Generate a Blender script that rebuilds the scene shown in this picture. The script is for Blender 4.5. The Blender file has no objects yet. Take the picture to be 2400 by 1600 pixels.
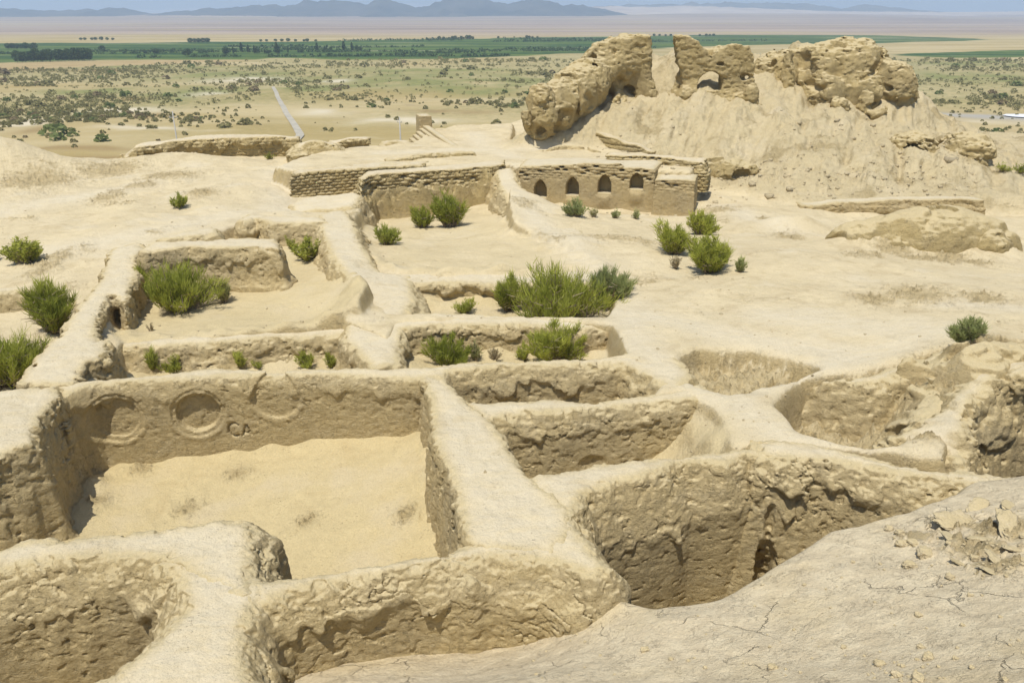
import bpy, math, random
import numpy as np
from mathutils import Vector

# ------------------------------------------------------------------ camera, sky, sun, exposure
scene = bpy.context.scene
C = scene.collection
CAMZ, PITCH, FPX = 8.0, math.radians(22.24), 1883.0      # eye height above the wall tops, downward tilt, focal length in px of a 2400 px frame
cam_d = bpy.data.cameras.new('camera')
cam_d.sensor_width = 36.0
cam_d.lens = 36.0 * FPX / 2400.0
cam_d.clip_start = 0.2
cam_d.clip_end = 40000.0
cam = bpy.data.objects.new('camera', cam_d)
C.objects.link(cam)
cam.location = (0, 0, CAMZ)
cam.rotation_euler = (math.radians(90) - PITCH, 0, 0)
scene.camera = cam

SUN_DIR = Vector((-0.165, -0.315, 0.93)).normalized()       # towards the sun
world = bpy.data.worlds.new("World")
scene.world = world
world.use_nodes = True
wn = world.node_tree
sky = wn.nodes.new('ShaderNodeTexSky')
sky.sky_type = 'NISHITA'
sky.sun_disc = False
sky.sun_elevation = math.asin(SUN_DIR.z)
sky.sun_rotation = math.atan2(SUN_DIR.x, SUN_DIR.y)
sky.altitude = 150
sky.air_density = 1.0
sky.dust_density = 1.2
sky.ozone_density = 2.0
bg = wn.nodes['Background']
bg.inputs['Strength'].default_value = 0.12
wn.links.new(sky.outputs[0], bg.inputs[0])
sun_d = bpy.data.lights.new('sun', 'SUN')
sun_d.energy = 4.3
sun_d.angle = math.radians(0.53)
sun_d.color = (1.0, 0.955, 0.88)
sun = bpy.data.objects.new('sun', sun_d)
C.objects.link(sun)
sun.location = (0, 0, 60)
sun.rotation_euler = SUN_DIR.to_track_quat('Z', 'Y').to_euler()
scene.view_settings.view_transform = 'Standard'
scene.view_settings.look = 'None'
scene.view_settings.gamma = 1.0
scene.view_settings.exposure = 0.02
scene.cycles.max_bounces = 6
scene.cycles.diffuse_bounces = 3
scene.cycles.volume_bounces = 1
scene.cycles.use_denoising = True

# ------------------------------------------------------------------ projection of survey points
ST, CT = math.sin(PITCH), math.cos(PITCH)
def P(x, y, z):                       # survey point seen at (x, y) lying at height z -> world x, y
    q, r = (x - 1200) / FPX, (y - 800) / FPX
    d = (CAMZ - z) / (ST + r * CT)
    return (q * d, (CT - r * ST) * d)
def PY(x, y, fy):                     # the same, lying at forward distance fy -> world x, y, z
    q, r = (x - 1200) / FPX, (y - 800) / FPX
    d = fy / (CT - r * ST)
    return (q * d, fy, CAMZ - d * (ST + r * CT))
def poly(pts, z=0.0):
    out = []
    for p in pts:
        zz = p[2] if len(p) > 2 else z
        X, Y = P(p[0], p[1], zz)
        out.append((X, Y, zz))
    return np.array(out)

# ------------------------------------------------------------------ numpy noise
def _h(ix, iy, iz, s):
    h = (ix.astype(np.uint32) * np.uint32(374761393) + iy.astype(np.uint32) * np.uint32(668265263)
         + iz.astype(np.uint32) * np.uint32(2147483647) + np.uint32((s * 1274126177) & 0xffffffff))
    h = (h ^ (h >> np.uint32(13))) * np.uint32(1274126177)
    h = (h ^ (h >> np.uint32(16))) * np.uint32(2246822519)
    return h ^ (h >> np.uint32(15))
def noise3(x, y, z, s=0):
    x = np.asarray(x, np.float32); y = np.asarray(y, np.float32); z = np.asarray(z, np.float32)
    fx, fy, fz = np.floor(x), np.floor(y), np.floor(z)
    ix, iy, iz = fx.astype(np.int32), fy.astype(np.int32), fz.astype(np.int32)
    x = x - fx; y = y - fy; z = z - fz
    u = x * x * x * (x * (x * 6 - 15) + 10); v = y * y * y * (y * (y * 6 - 15) + 10); w = z * z * z * (z * (z * 6 - 15) + 10)
    r = 0
    for a in (0, 1):
        wa = u if a else 1 - u
        for b in (0, 1):
            wb = v if b else 1 - v
            for c in (0, 1):
                wc = w if c else 1 - w
                h = _h(ix + a, iy + b, iz + c, s)
                gx = (h & np.uint32(1023)).astype(np.float32) / 511.5 - 1
                gy = ((h >> np.uint32(10)) & np.uint32(1023)).astype(np.float32) / 511.5 - 1
                gz = ((h >> np.uint32(20)) & np.uint32(1023)).astype(np.float32) / 511.5 - 1
                r = r + wa * wb * wc * (gx * (x - a) + gy * (y - b) + gz * (z - c))
    return r
def noise2(x, y, s=0):
    x = np.asarray(x, np.float32); y = np.asarray(y, np.float32)
    fx, fy = np.floor(x), np.floor(y)
    ix, iy = fx.astype(np.int32), fy.astype(np.int32)
    x = x - fx; y = y - fy
    u = x * x * x * (x * (x * 6 - 15) + 10); v = y * y * y * (y * (y * 6 - 15) + 10)
    iz = np.zeros_like(ix)
    r = 0
    for a in (0, 1):
        wa = u if a else 1 - u
        for b in (0, 1):
            wb = v if b else 1 - v
            h = _h(ix + a, iy + b, iz, s)
            gx = (h & np.uint32(1023)).astype(np.float32) / 511.5 - 1
            gy = ((h >> np.uint32(10)) & np.uint32(1023)).astype(np.float32) / 511.5 - 1
            r = r + wa * wb * (gx * (x - a) + gy * (y - b))
    return r
def fbm2(x, y, f, o=4, s=0, g=0.5):
    r, a = 0, 1.0
    for i in range(o):
        r = r + a * noise2(x * f, y * f, s + i * 17); f *= 2.03; a *= g
    return r
def fbm3(x, y, z, f, o=3, s=0, g=0.5):
    r, a = 0, 1.0
    for i in range(o):
        r = r + a * noise3(x * f, y * f, z * f, s + i * 17); f *= 2.03; a *= g
    return r
def sstep(a, b, x):
    t = np.clip((x - a) / (b - a), 0, 1)
    return t * t * (3 - 2 * t)
def smax(a, b, k):
    h = np.clip(0.5 + 0.5 * (a - b) / k, 0, 1)
    return b + (a - b) * h + k * h * (1 - h)
def smin(a, b, k): return -smax(-a, -b, k)
def sdpoly(x, y, pg):                 # signed distance to a polygon, negative inside
    x = np.asarray(x, np.float32); y = np.asarray(y, np.float32)
    n = len(pg)
    d = np.full(x.shape, 1e9, np.float32)
    ins = np.zeros(x.shape, bool)
    for i in range(n):
        ax, ay = float(pg[i][0]), float(pg[i][1]); bx, by = float(pg[i - 1][0]), float(pg[i - 1][1])
        ex, ey = bx - ax, by - ay
        wx, wy = x - ax, y - ay
        t = np.clip((wx * ex + wy * ey) / max(ex * ex + ey * ey, 1e-9), 0, 1)
        dx, dy = wx - ex * t, wy - ey * t
        d = np.minimum(d, dx * dx + dy * dy)
        c1 = (ay <= y) & (by > y); c2 = (ay > y) & (by <= y)
        cr = ex * wy - ey * wx
        ins ^= (c1 & (cr > 0)) | (c2 & (cr < 0))
    d = np.sqrt(d)
    return np.where(ins, -d, d)
def polyline_d(x, y, pl):
    d = np.full(np.shape(x), 1e9, np.float32)
    for (ax, ay), (bx, by) in zip(pl[:-1], pl[1:]):
        ex, ey = bx - ax, by - ay
        t = np.clip(((x - ax) * ex + (y - ay) * ey) / max(ex * ex + ey * ey, 1e-9), 0, 1)
        d = np.minimum(d, np.hypot(x - ax - ex * t, y - ay - ey * t))
    return d
class TPS:                            # smooth surface through scattered heights
    def __init__(self, pts, lam=0.02):
        p = np.array(pts, float); self.x, self.y = p[:, 0], p[:, 1]; n = len(p)
        r = np.hypot(self.x[:, None] - self.x, self.y[:, None] - self.y)
        K = np.where(r > 0, r * r * np.log(r + 1e-12), 0) + np.eye(n) * lam * n
        A = np.zeros((n + 3, n + 3)); Q = np.c_[np.ones(n), self.x, self.y]
        A[:n, :n] = K; A[:n, n:] = Q; A[n:, :n] = Q.T
        self.c = np.linalg.solve(A, np.r_[p[:, 2], 0, 0, 0])
    def __call__(self, x, y):
        o = self.c[-3] + self.c[-2] * x + self.c[-1] * y
        for i in range(len(self.x)):
            r2 = (x - self.x[i]) ** 2 + (y - self.y[i]) ** 2
            o = o + self.c[i] * 0.5 * r2 * np.log(r2 + 1e-12)
        return o
def idw(x, y, pts, p=3.0):
    if np.ptp(pts[:, 2]) < 1e-6: return np.full(np.shape(x), pts[0, 2], np.float32)
    a, b = 0, 0
    for X, Y, Z in pts:
        w = 1.0 / (np.hypot(x - X, y - Y) ** p + 1e-4); a = a + w * Z; b = b + w
    return (a / b).astype(np.float32)

# ------------------------------------------------------------------ mesh + object helpers
def mesh_np(name, V, F, mats, smooth=True, attrs=None, corner=4, mat_idx=None):
    me = bpy.data.meshes.new(name)
    V = np.asarray(V, np.float32); F = np.asarray(F, np.int32)
    me.vertices.add(len(V)); me.vertices.foreach_set('co', V.ravel())
    me.loops.add(F.size); me.loops.foreach_set('vertex_index', F.ravel())
    me.polygons.add(len(F))
    me.polygons.foreach_set('loop_start', np.arange(0, F.size, F.shape[1], dtype=np.int32))
    me.polygons.foreach_set('loop_total', np.full(len(F), F.shape[1], np.int32))
    if smooth: me.polygons.foreach_set('use_smooth', np.ones(len(F), bool))
    if mat_idx is not None: me.polygons.foreach_set('material_index', np.asarray(mat_idx, np.int32))
    for m in (mats if isinstance(mats, (list, tuple)) else [mats]): me.materials.append(m)
    for k, a in (attrs or {}).items():
        at = me.attributes.new(k, 'FLOAT', 'POINT'); at.data.foreach_set('value', np.asarray(a, np.float32))
    me.update(); me.validate()
    return me
def link(name, me, parent=None, loc=None):
    o = bpy.data.objects.new(name, me); C.objects.link(o)
    if parent is not None: o.parent = parent
    if loc is not None: o.location = loc
    return o
def tag(o, label=None, cat=None, group=None, kind=None):
    if label: o['label'] = label
    if cat: o['category'] = cat
    if group: o['group'] = group
    if kind: o['kind'] = kind
    return o
def empty(name, loc, label, cat, group=None):
    o = bpy.data.objects.new(name, None); C.objects.link(o); o.location = loc
    o.empty_display_size = 0.3
    return tag(o, label, cat, group)
def based(name, V, F, mat, label=None, cat=None, group=None, parent=None, **kw):      # origin at the base of the thing
    V = np.asarray(V, np.float32)
    b = np.array([V[:, 0].mean(), V[:, 1].mean(), V[:, 2].min()], np.float32)
    o = link(name, mesh_np(name, V - b, F, mat, **kw), parent, tuple(float(t) for t in b))
    return tag(o, label, cat, group)
def surface_nets(V, org, h):
    V = V.astype(np.float32); ins = V < 0
    nx, ny, nz = V.shape
    cnt = np.zeros((nx - 1, ny - 1, nz - 1), np.uint8)
    for a in (0, 1):
        for b in (0, 1):
            for c in (0, 1):
                cnt += ins[a:nx - 1 + a, b:ny - 1 + b, c:nz - 1 + c]
    act = (cnt > 0) & (cnt < 8)
    I = np.argwhere(act)
    idx = np.full(act.shape, -1, np.int32); idx[act] = np.arange(len(I))
    pos = np.zeros((len(I), 3), np.float32); num = np.zeros(len(I), np.float32)
    corners = [(a, b, c) for a in (0, 1) for b in (0, 1) for c in (0, 1)]
    val = {c: V[I[:, 0] + c[0], I[:, 1] + c[1], I[:, 2] + c[2]] for c in corners}
    for c in corners:
        for ax in range(3):
            if c[ax]: continue
            e = list(c); e[ax] = 1; e = tuple(e)
            va, vb = val[c], val[e]
            m = (va < 0) != (vb < 0)
            t = np.where(m, va / np.where(m, va - vb, 1), 0)
            for k in range(3):
                pos[:, k] += np.where(m, c[k] + (t if k == ax else 0), 0)
            num += m
    pos = (pos / num[:, None] + I) * h + np.asarray(org, np.float32)
    quads = []
    for ax in range(3):
        sl0 = [slice(1, -1)] * 3; sl1 = [slice(1, -1)] * 3
        sl0[ax] = slice(0, -1); sl1[ax] = slice(1, None)
        A, B = ins[tuple(sl0)], ins[tuple(sl1)]
        E = np.argwhere(A != B)
        if not len(E): continue
        up = A[E[:, 0], E[:, 1], E[:, 2]]
        off = np.array([1, 1, 1]); off[ax] = 0
        E = E + off
        b, c = [(1, 2), (2, 0), (0, 1)][ax]
        db = np.zeros(3, int); db[b] = 1; dc = np.zeros(3, int); dc[c] = 1
        g = lambda Q: idx[Q[:, 0], Q[:, 1], Q[:, 2]]
        q = np.stack([g(E - db - dc), g(E - dc), g(E), g(E - db)], 1)
        q[~up] = q[~up][:, ::-1]
        quads.append(q)
    return pos, np.concatenate(quads)

# ------------------------------------------------------------------ materials (all procedural)
class NT:
    def __init__(self, name):
        self.m = bpy.data.materials.new(name); self.m.use_nodes = True
        self.t = self.m.node_tree; self.b = self.t.nodes['Principled BSDF']
        self.b.inputs['Roughness'].default_value = 0.95
        self.b.inputs['Specular IOR Level'].default_value = 0.15
    def n(self, ty, **kw):
        o = self.t.nodes.new(ty)
        for k, v in kw.items(): setattr(o, k, v)
        return o
    def l(self, a, b): self.t.links.new(a, b)
    def val(self, sock, v):
        if hasattr(v, 'is_linked') or isinstance(v, bpy.types.NodeSocket): self.l(v, sock)
        else: sock.default_value = v
    def math(self, op, a, b=0.0, clamp=False):
        o = self.n('ShaderNodeMath', operation=op, use_clamp=clamp)
        self.val(o.inputs[0], a); self.val(o.inputs[1], b)
        return o.outputs[0]
    def rng(self, v, a, b, c=0.0, d=1.0, smooth=True):
        o = self.n('ShaderNodeMapRange', interpolation_type='SMOOTHSTEP' if smooth else 'LINEAR')
        self.val(o.inputs[0], v)
        for i, x in enumerate((a, b, c, d)): o.inputs[i + 1].default_value = x
        return o.outputs[0]
    def mix(self, f, a, b):
        o = self.n('ShaderNodeMix', data_type='RGBA')
        self.val(o.inputs[0], f)
        for s, v in ((o.inputs[6], a), (o.inputs[7], b)):
            if isinstance(v, tuple): s.default_value = (*v, 1)
            else: self.l(v, s)
        return o.outputs[2]
    def pos(self): return self.n('ShaderNodeNewGeometry')
    def scale(self, v, s):
        o = self.n('ShaderNodeVectorMath', operation='MULTIPLY'); self.l(v, o.inputs[0]); o.inputs[1].default_value = s
        return o.outputs[0]
    def noise(self, v, s, d=4, r=0.55, dist=0.0):
        o = self.n('ShaderNodeTexNoise'); self.l(v, o.inputs['Vector'])
        o.inputs['Scale'].default_value = s; o.inputs['Detail'].default_value = d
        o.inputs['Roughness'].default_value = r; o.inputs['Distortion'].default_value = dist
        return o.outputs[0]
    def vor(self, v, s, feat='F1', rnd=1.0):
        o = self.n('ShaderNodeTexVoronoi', feature=feat); self.l(v, o.inputs['Vector'])
        o.inputs['Scale'].default_value = s; o.inputs['Randomness'].default_value = rnd
        return o.outputs[0]
    def attr(self, name):
        o = self.n('ShaderNodeAttribute', attribute_name=name); return o.outputs['Fac']
    def bump(self, h, dist, strength=1.0, prev=None):
        o = self.n('ShaderNodeBump'); self.l(h, o.inputs['Height'])
        o.inputs['Distance'].default_value = dist; o.inputs['Strength'].default_value = strength
        if prev is not None: self.l(prev, o.inputs['Normal'])
        return o.outputs[0]

TOP = (0.575, 0.480, 0.296)      # trampled pale clay
PALE = (0.63, 0.55, 0.385)        # dusty paths
OCHRE = (0.485, 0.38, 0.195)     # bare mud-brick faces
WARM = (0.525, 0.428, 0.232)      # sandy floors
GREY = (0.60, 0.50, 0.325)      # weathered crust of the near slope
STONY = (0.38, 0.30, 0.155)     # rubble and crumbs

def clay(name, kind='wall', face=OCHRE, top=TOP, grain=1.0):
    """Sun-dried clay: dust lies on what faces up, bare clay shows on the faces; the ground adds painted-in zones of path, sand, crust and rubble."""
    k = NT(name)
    g = k.pos(); p = g.outputs['Position']
    sep = k.n('ShaderNodeSeparateXYZ'); k.l(g.outputs['Normal'], sep.inputs[0])
    n_big = k.noise(p, 0.55, 4, 0.55); n_mid = k.noise(p, 3.2, 5, 0.6); n_fine = k.noise(p, 26.0, 4, 0.65)
    up = k.math('ADD', sep.outputs[2], k.math('MULTIPLY', k.math('SUBTRACT', n_mid, 0.5), 0.35))
    dust = k.rng(up, 0.62, 0.92)
    face_c = k.mix(k.rng(n_mid, 0.3, 0.72), face, tuple(c * 1.22 for c in face))
    face_c = k.mix(k.rng(n_big, 0.42, 0.7), face_c, (face[0] * 0.92, face[1] * 0.93, face[2] * 0.98))
    face_c = k.mix(k.rng(k.noise(k.scale(p, (1, 1, 1.6)), 1.3, 6, 0.7, 0.6), 0.5, 0.62, 0, 0.6), face_c, tuple(0.5 * (a + b) for a, b in zip(face, top)))
    face_c = k.mix(k.rng(k.noise(k.scale(p, (2.2, 2.2, 0.5)), 2.0, 5, 0.65), 0.56, 0.7, 0, 0.45), face_c, tuple(c * 0.72 for c in face))
    top_c = k.mix(k.rng(n_big, 0.35, 0.68), top, tuple(c * 1.12 for c in top))
    top_c = k.mix(k.rng(n_mid, 0.5, 0.75, 0, 0.5), top_c, WARM)
    top_c = k.mix(k.rng(k.noise(p, 0.9, 7, 0.7, 0.4), 0.5, 0.66, 0, 0.6), top_c, (0.47, 0.375, 0.215))
    top_c = k.mix(k.rng(k.noise(p, 0.37, 5, 0.6, 0.3), 0.54, 0.68, 0, 0.55), top_c, PALE)
    if kind == 'ground':
        streak = k.noise(k.scale(p, (0.7, 2.2, 1.0)), 2.6, 5, 0.6, 0.6)
        pa = k.attr('path'); wa = k.attr('warm'); gr = k.attr('grey'); ro = k.attr('rough')
        wc = k.mix(k.rng(n_mid, 0.3, 0.7), WARM, tuple(x * 1.12 for x in WARM))
        wc = k.mix(k.rng(k.noise(p, 0.8, 6, 0.65, 0.5), 0.52, 0.72, 0, 0.6), wc, OCHRE)
        wc = k.mix(k.rng(n_big, 0.5, 0.68, 0, 0.7), wc, TOP)
        c = k.mix(wa, top_c, wc)
        c = k.mix(k.math('MULTIPLY', pa, k.rng(streak, 0.3, 0.6, 0.45, 1.0)), c, PALE)
        gc = k.mix(k.rng(k.noise(k.scale(p, (1.0, 1.0, 1.4)), 2.2, 6, 0.62, 1.2), 0.36, 0.66), GREY, (0.70, 0.595, 0.395))
        gc = k.mix(k.rng(n_big, 0.5, 0.72, 0, 0.55), gc, (0.65, 0.52, 0.29))
        c = k.mix(gr, c, gc)
        rk = k.math('ADD', ro, k.math('MULTIPLY', k.math('SUBTRACT', n_mid, 0.5), 0.9))
        c = k.mix(k.math('MULTIPLY', k.rng(rk, 0.35, 0.75), 0.8), c, k.mix(k.rng(n_fine, 0.35, 0.65), STONY, OCHRE))
        steep = k.rng(up, 0.74, 0.45)
        col = k.mix(steep, c, face_c)
    else:
        pth = k.math('MULTIPLY', k.math('MULTIPLY', k.attr('path'), 0.8), k.rng(k.noise(k.scale(p, (0.9, 1.6, 1.0)), 2.2, 5, 0.6, 0.6), 0.3, 0.6, 0.35, 1.0))
        edge = k.rng(k.math('ADD', k.attr('path'), k.math('MULTIPLY', k.math('SUBTRACT', k.noise(p, 6.0, 6, 0.7), 0.5), 1.6)), 0.55, -0.1, 0, 0.75)
        col = k.mix(dust, face_c, k.mix(pth, k.mix(edge, top_c, WARM), PALE))
        steep = k.rng(up, 0.9, 0.6)
    gv = k.rng(n_fine, 0.25, 0.75, 0.88, 1.1, False)
    o = k.n('ShaderNodeMix', data_type='RGBA', blend_type='MULTIPLY'); o.inputs[0].default_value = 1
    k.l(col, o.inputs[6]); cmb = k.n('ShaderNodeCombineColor')
    for i in range(3): k.l(gv, cmb.inputs[i])
    k.l(cmb.outputs[0], o.inputs[7]); col = o.outputs[2]
    # relief: crumbs and pits on the faces, fine grit on what is trampled
    chunk = k.noise(k.scale(p, (1, 1, 1.8)), 11.0, 8, 0.74, 0.2)
    crk = k.noise(k.scale(p, (1, 1, 1.6)), 5.0, 5, 0.6, 0.8)
    crk = k.rng(k.math('ABSOLUTE', k.math('SUBTRACT', crk, 0.5)), 0.0, 0.022)
    crk = k.math('ADD', k.math('MULTIPLY', crk, k.rng(n_mid, 0.48, 0.58)), k.rng(n_mid, 0.58, 0.48))
    rel = k.math('ADD', k.math('MULTIPLY', chunk, 0.8), k.math('MULTIPLY', crk, 0.3))
    rough_amt = steep
    if kind == 'ground':
        rough_amt = k.math('MAXIMUM', k.math('MAXIMUM', steep, k.math('MULTIPLY', k.attr('rough'), 0.9)), k.math('MULTIPLY', k.attr('grey'), 0.35))
        rock = k.noise(p, 2.4, 6, 0.68, 0.3)
    rel = k.math('MULTIPLY', rel, k.math('ADD', k.math('MULTIPLY', rough_amt, 0.95), 0.10))
    tread = k.noise(p, 2.6, 7, 0.68)
    b0 = k.bump(tread, 0.17, 0.6)
    grit = k.vor(p, 17.0)
    grit = k.math('MULTIPLY', k.rng(grit, 0.34, 0.12), k.rng(k.noise(p, 2.3, 3), 0.5, 0.68))
    b0 = k.bump(grit, 0.016, 0.8, b0)
    b1 = k.bump(rel, 0.07 * grain, 1.0, b0)
    b2 = k.bump(n_fine, 0.02, 0.9, b1)
    if kind == 'ground':
        b2 = k.bump(k.math('MULTIPLY', rock, k.attr('hill')), 0.3, 0.8, b2)
        w = k.n('ShaderNodeVectorMath', operation='ADD'); k.l(p, w.inputs[0])
        nv = k.n('ShaderNodeTexNoise'); k.l(p, nv.inputs['Vector']); nv.inputs['Scale'].default_value = 3.0; nv.inputs['Detail'].default_value = 4
        k.l(k.scale(nv.outputs[1], (0.5, 0.5, 0.5)), w.inputs[1])
        cr = k.rng(k.vor(w.outputs[0], 1.1, 'DISTANCE_TO_EDGE'), 0.0, 0.014)
        msk = k.math('MULTIPLY', k.rng(k.noise(p, 0.9, 3), 0.52, 0.63), k.attr('grey'))
        cr = k.math('SUBTRACT', 1.0, k.math('MULTIPLY', k.math('SUBTRACT', 1.0, cr), msk))
        cr2 = k.rng(k.vor(w.outputs[0], 4.3, 'DISTANCE_TO_EDGE'), 0.0, 0.03)
        m2 = k.math('MULTIPLY', k.rng(k.noise(p, 1.7, 4), 0.5, 0.62), k.attr('grey'))
        cr2 = k.math('SUBTRACT', 1.0, k.math('MULTIPLY', k.math('SUBTRACT', 1.0, cr2), m2))
        b2 = k.bump(cr2, 0.012, 0.6, b2)
        b2 = k.bump(cr, 0.05, 1.0, b2)
    k.l(b2, k.b.inputs['Normal'])
    k.l(col, k.b.inputs['Base Color'])
    return k.m

def plain_mat(name, a, b, sc=2.0, bump=0.0, rough=0.9):
    k = NT(name); p = k.pos().outputs['Position']
    k.l(k.mix(k.rng(k.noise(p, sc, 5, 0.6), 0.3, 0.7), a, b), k.b.inputs['Base Color'])
    k.b.inputs['Roughness'].default_value = rough
    if bump: k.l(k.bump(k.noise(p, sc * 3, 5, 0.6), bump), k.b.inputs['Normal'])
    return k.m

M_GROUND = clay('clay_ground', 'ground')
M_WALL = clay('mud_wall_clay')
M_RUIN = clay('weathered_mud_brick', face=(0.46, 0.355, 0.165), top=(0.54, 0.44, 0.26), grain=1.6)
M_PLASTER = clay('smoothed_mud_plaster', face=(0.42, 0.325, 0.165), top=(0.5, 0.42, 0.26), grain=0.5)

# ------------------------------------------------------------------ the shape of the ground
ZP = -17.0                            # the plain below the citadel
def c3(pts):
    return [(*P(x, y, z), z) for x, y, z in pts]
T_MAIN = TPS(c3([
    (1500,812,0),(1560,870,0),(1640,930,0),(1736,955,0),(1838,1023,0),(2008,1067,.05),(2178,1105,.2),(2365,1112,.3),(1736,918,.05),(1906,863,.1),
    (2100,835,.2),(2212,809,.35),(1650,800,-.05),(1800,780,0),(2000,760,.1),(2300,760,.3),(2400,790,.4),(1600,700,-.25),(1800,680,-.1),(2000,690,0),
    (2200,690,.1),(2400,680,.1),(1500,700,-.35),(1450,640,-.4),(1600,620,-.3),(1800,600,-.3),(2000,600,-.2),(1300,560,-.5),(1250,500,-.4),(1200,440,-.2),
    (1400,540,-.8),(1500,515,-1.2),(1450,495,-1.5),(1300,480,-1.4),(1640,505,-1.2),(1700,500,-1.0),(1850,520,-1.25),(1950,530,-1.5),(2330,545,-1.6),(2390,600,-.9),(2050,515,-1.7),(2200,520,-1.7),(2340,525,-1.7),(1800,500,-1.2),(2000,570,-.8),(2200,600,-.6),
    (0,600,-.6),(150,560,-.5),(300,530,-.3),(100,480,-.5),(300,470,-.4),(450,500,-.3),(560,480,-.3),(640,440,-.3),(620,410,-.2),(500,400,-.2),
    (350,410,-.3),(150,430,-.3),(0,450,-.3),(230,600,-.4),(60,640,-.6),(700,472,-.7),(830,470,-.75),(650,440,-.45),(760,470,-.75),(760,490,-.6),(1600,440,-1.2),(-300,520,-.5),(-300,700,-.7),(2700,700,.1),(2700,900,.4),(600,375,-.35),(300,395,-.4)]), 0.004)
SLOPE_PTS = c3([
    (622,1595,-1.5),(800,1545,-1.45),(943,1515,-1.5),(1106,1505,-1.55),(1208,1470,-1.4),(1260,1450,-1.15),(1320,1450,-1.0),(1390,1340,-.35),(1446,1343,-.5),
    (1550,1378,-.45),(1669,1367,-.25),(1814,1295,0),(1921,1237,.1),(2136,1191,.3),(2308,1122,.35),(2500,1095,.4),(1200,1600,-.25),(900,1600,-.95),
    (1600,1600,.5),(2000,1600,1.3),(2400,1600,2.1),(2400,1350,1.3),(2000,1400,.65),(1600,1450,.0),(1300,1520,-.85)]) + [(0,2,5.2),(0,0,6.3),(3,2,5.0),(-4,1,4.0),(8,2,5.2),(8,-1,6.3),(-8,4,0.5)]
T_SLOPE = TPS(SLOPE_PTS, 0.002)
def flat(z): return lambda x, y: np.full(np.shape(x), z, np.float32)
def tps_px(pts): return TPS(c3(pts), 0.002)
def tps_z0(pts): return TPS([(*P(x, y, 0), z) for x, y, z in pts], 0.002)
W2 = lambda pts, z=0.0: poly(pts, z)
def _archf():
    a = np.array(PY(1239, 469, 43.2)[:2]); b = np.array(PY(1536, 481, 41.2)[:2])
    e = (b - a) / np.linalg.norm(b - a); n = np.array([e[1], -e[0]])
    return (a, e, n if n[1] < 0 else -n)
FRA = _archf()
def fw(u, w): return FRA[0] + FRA[1] * u + FRA[2] * w
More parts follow.
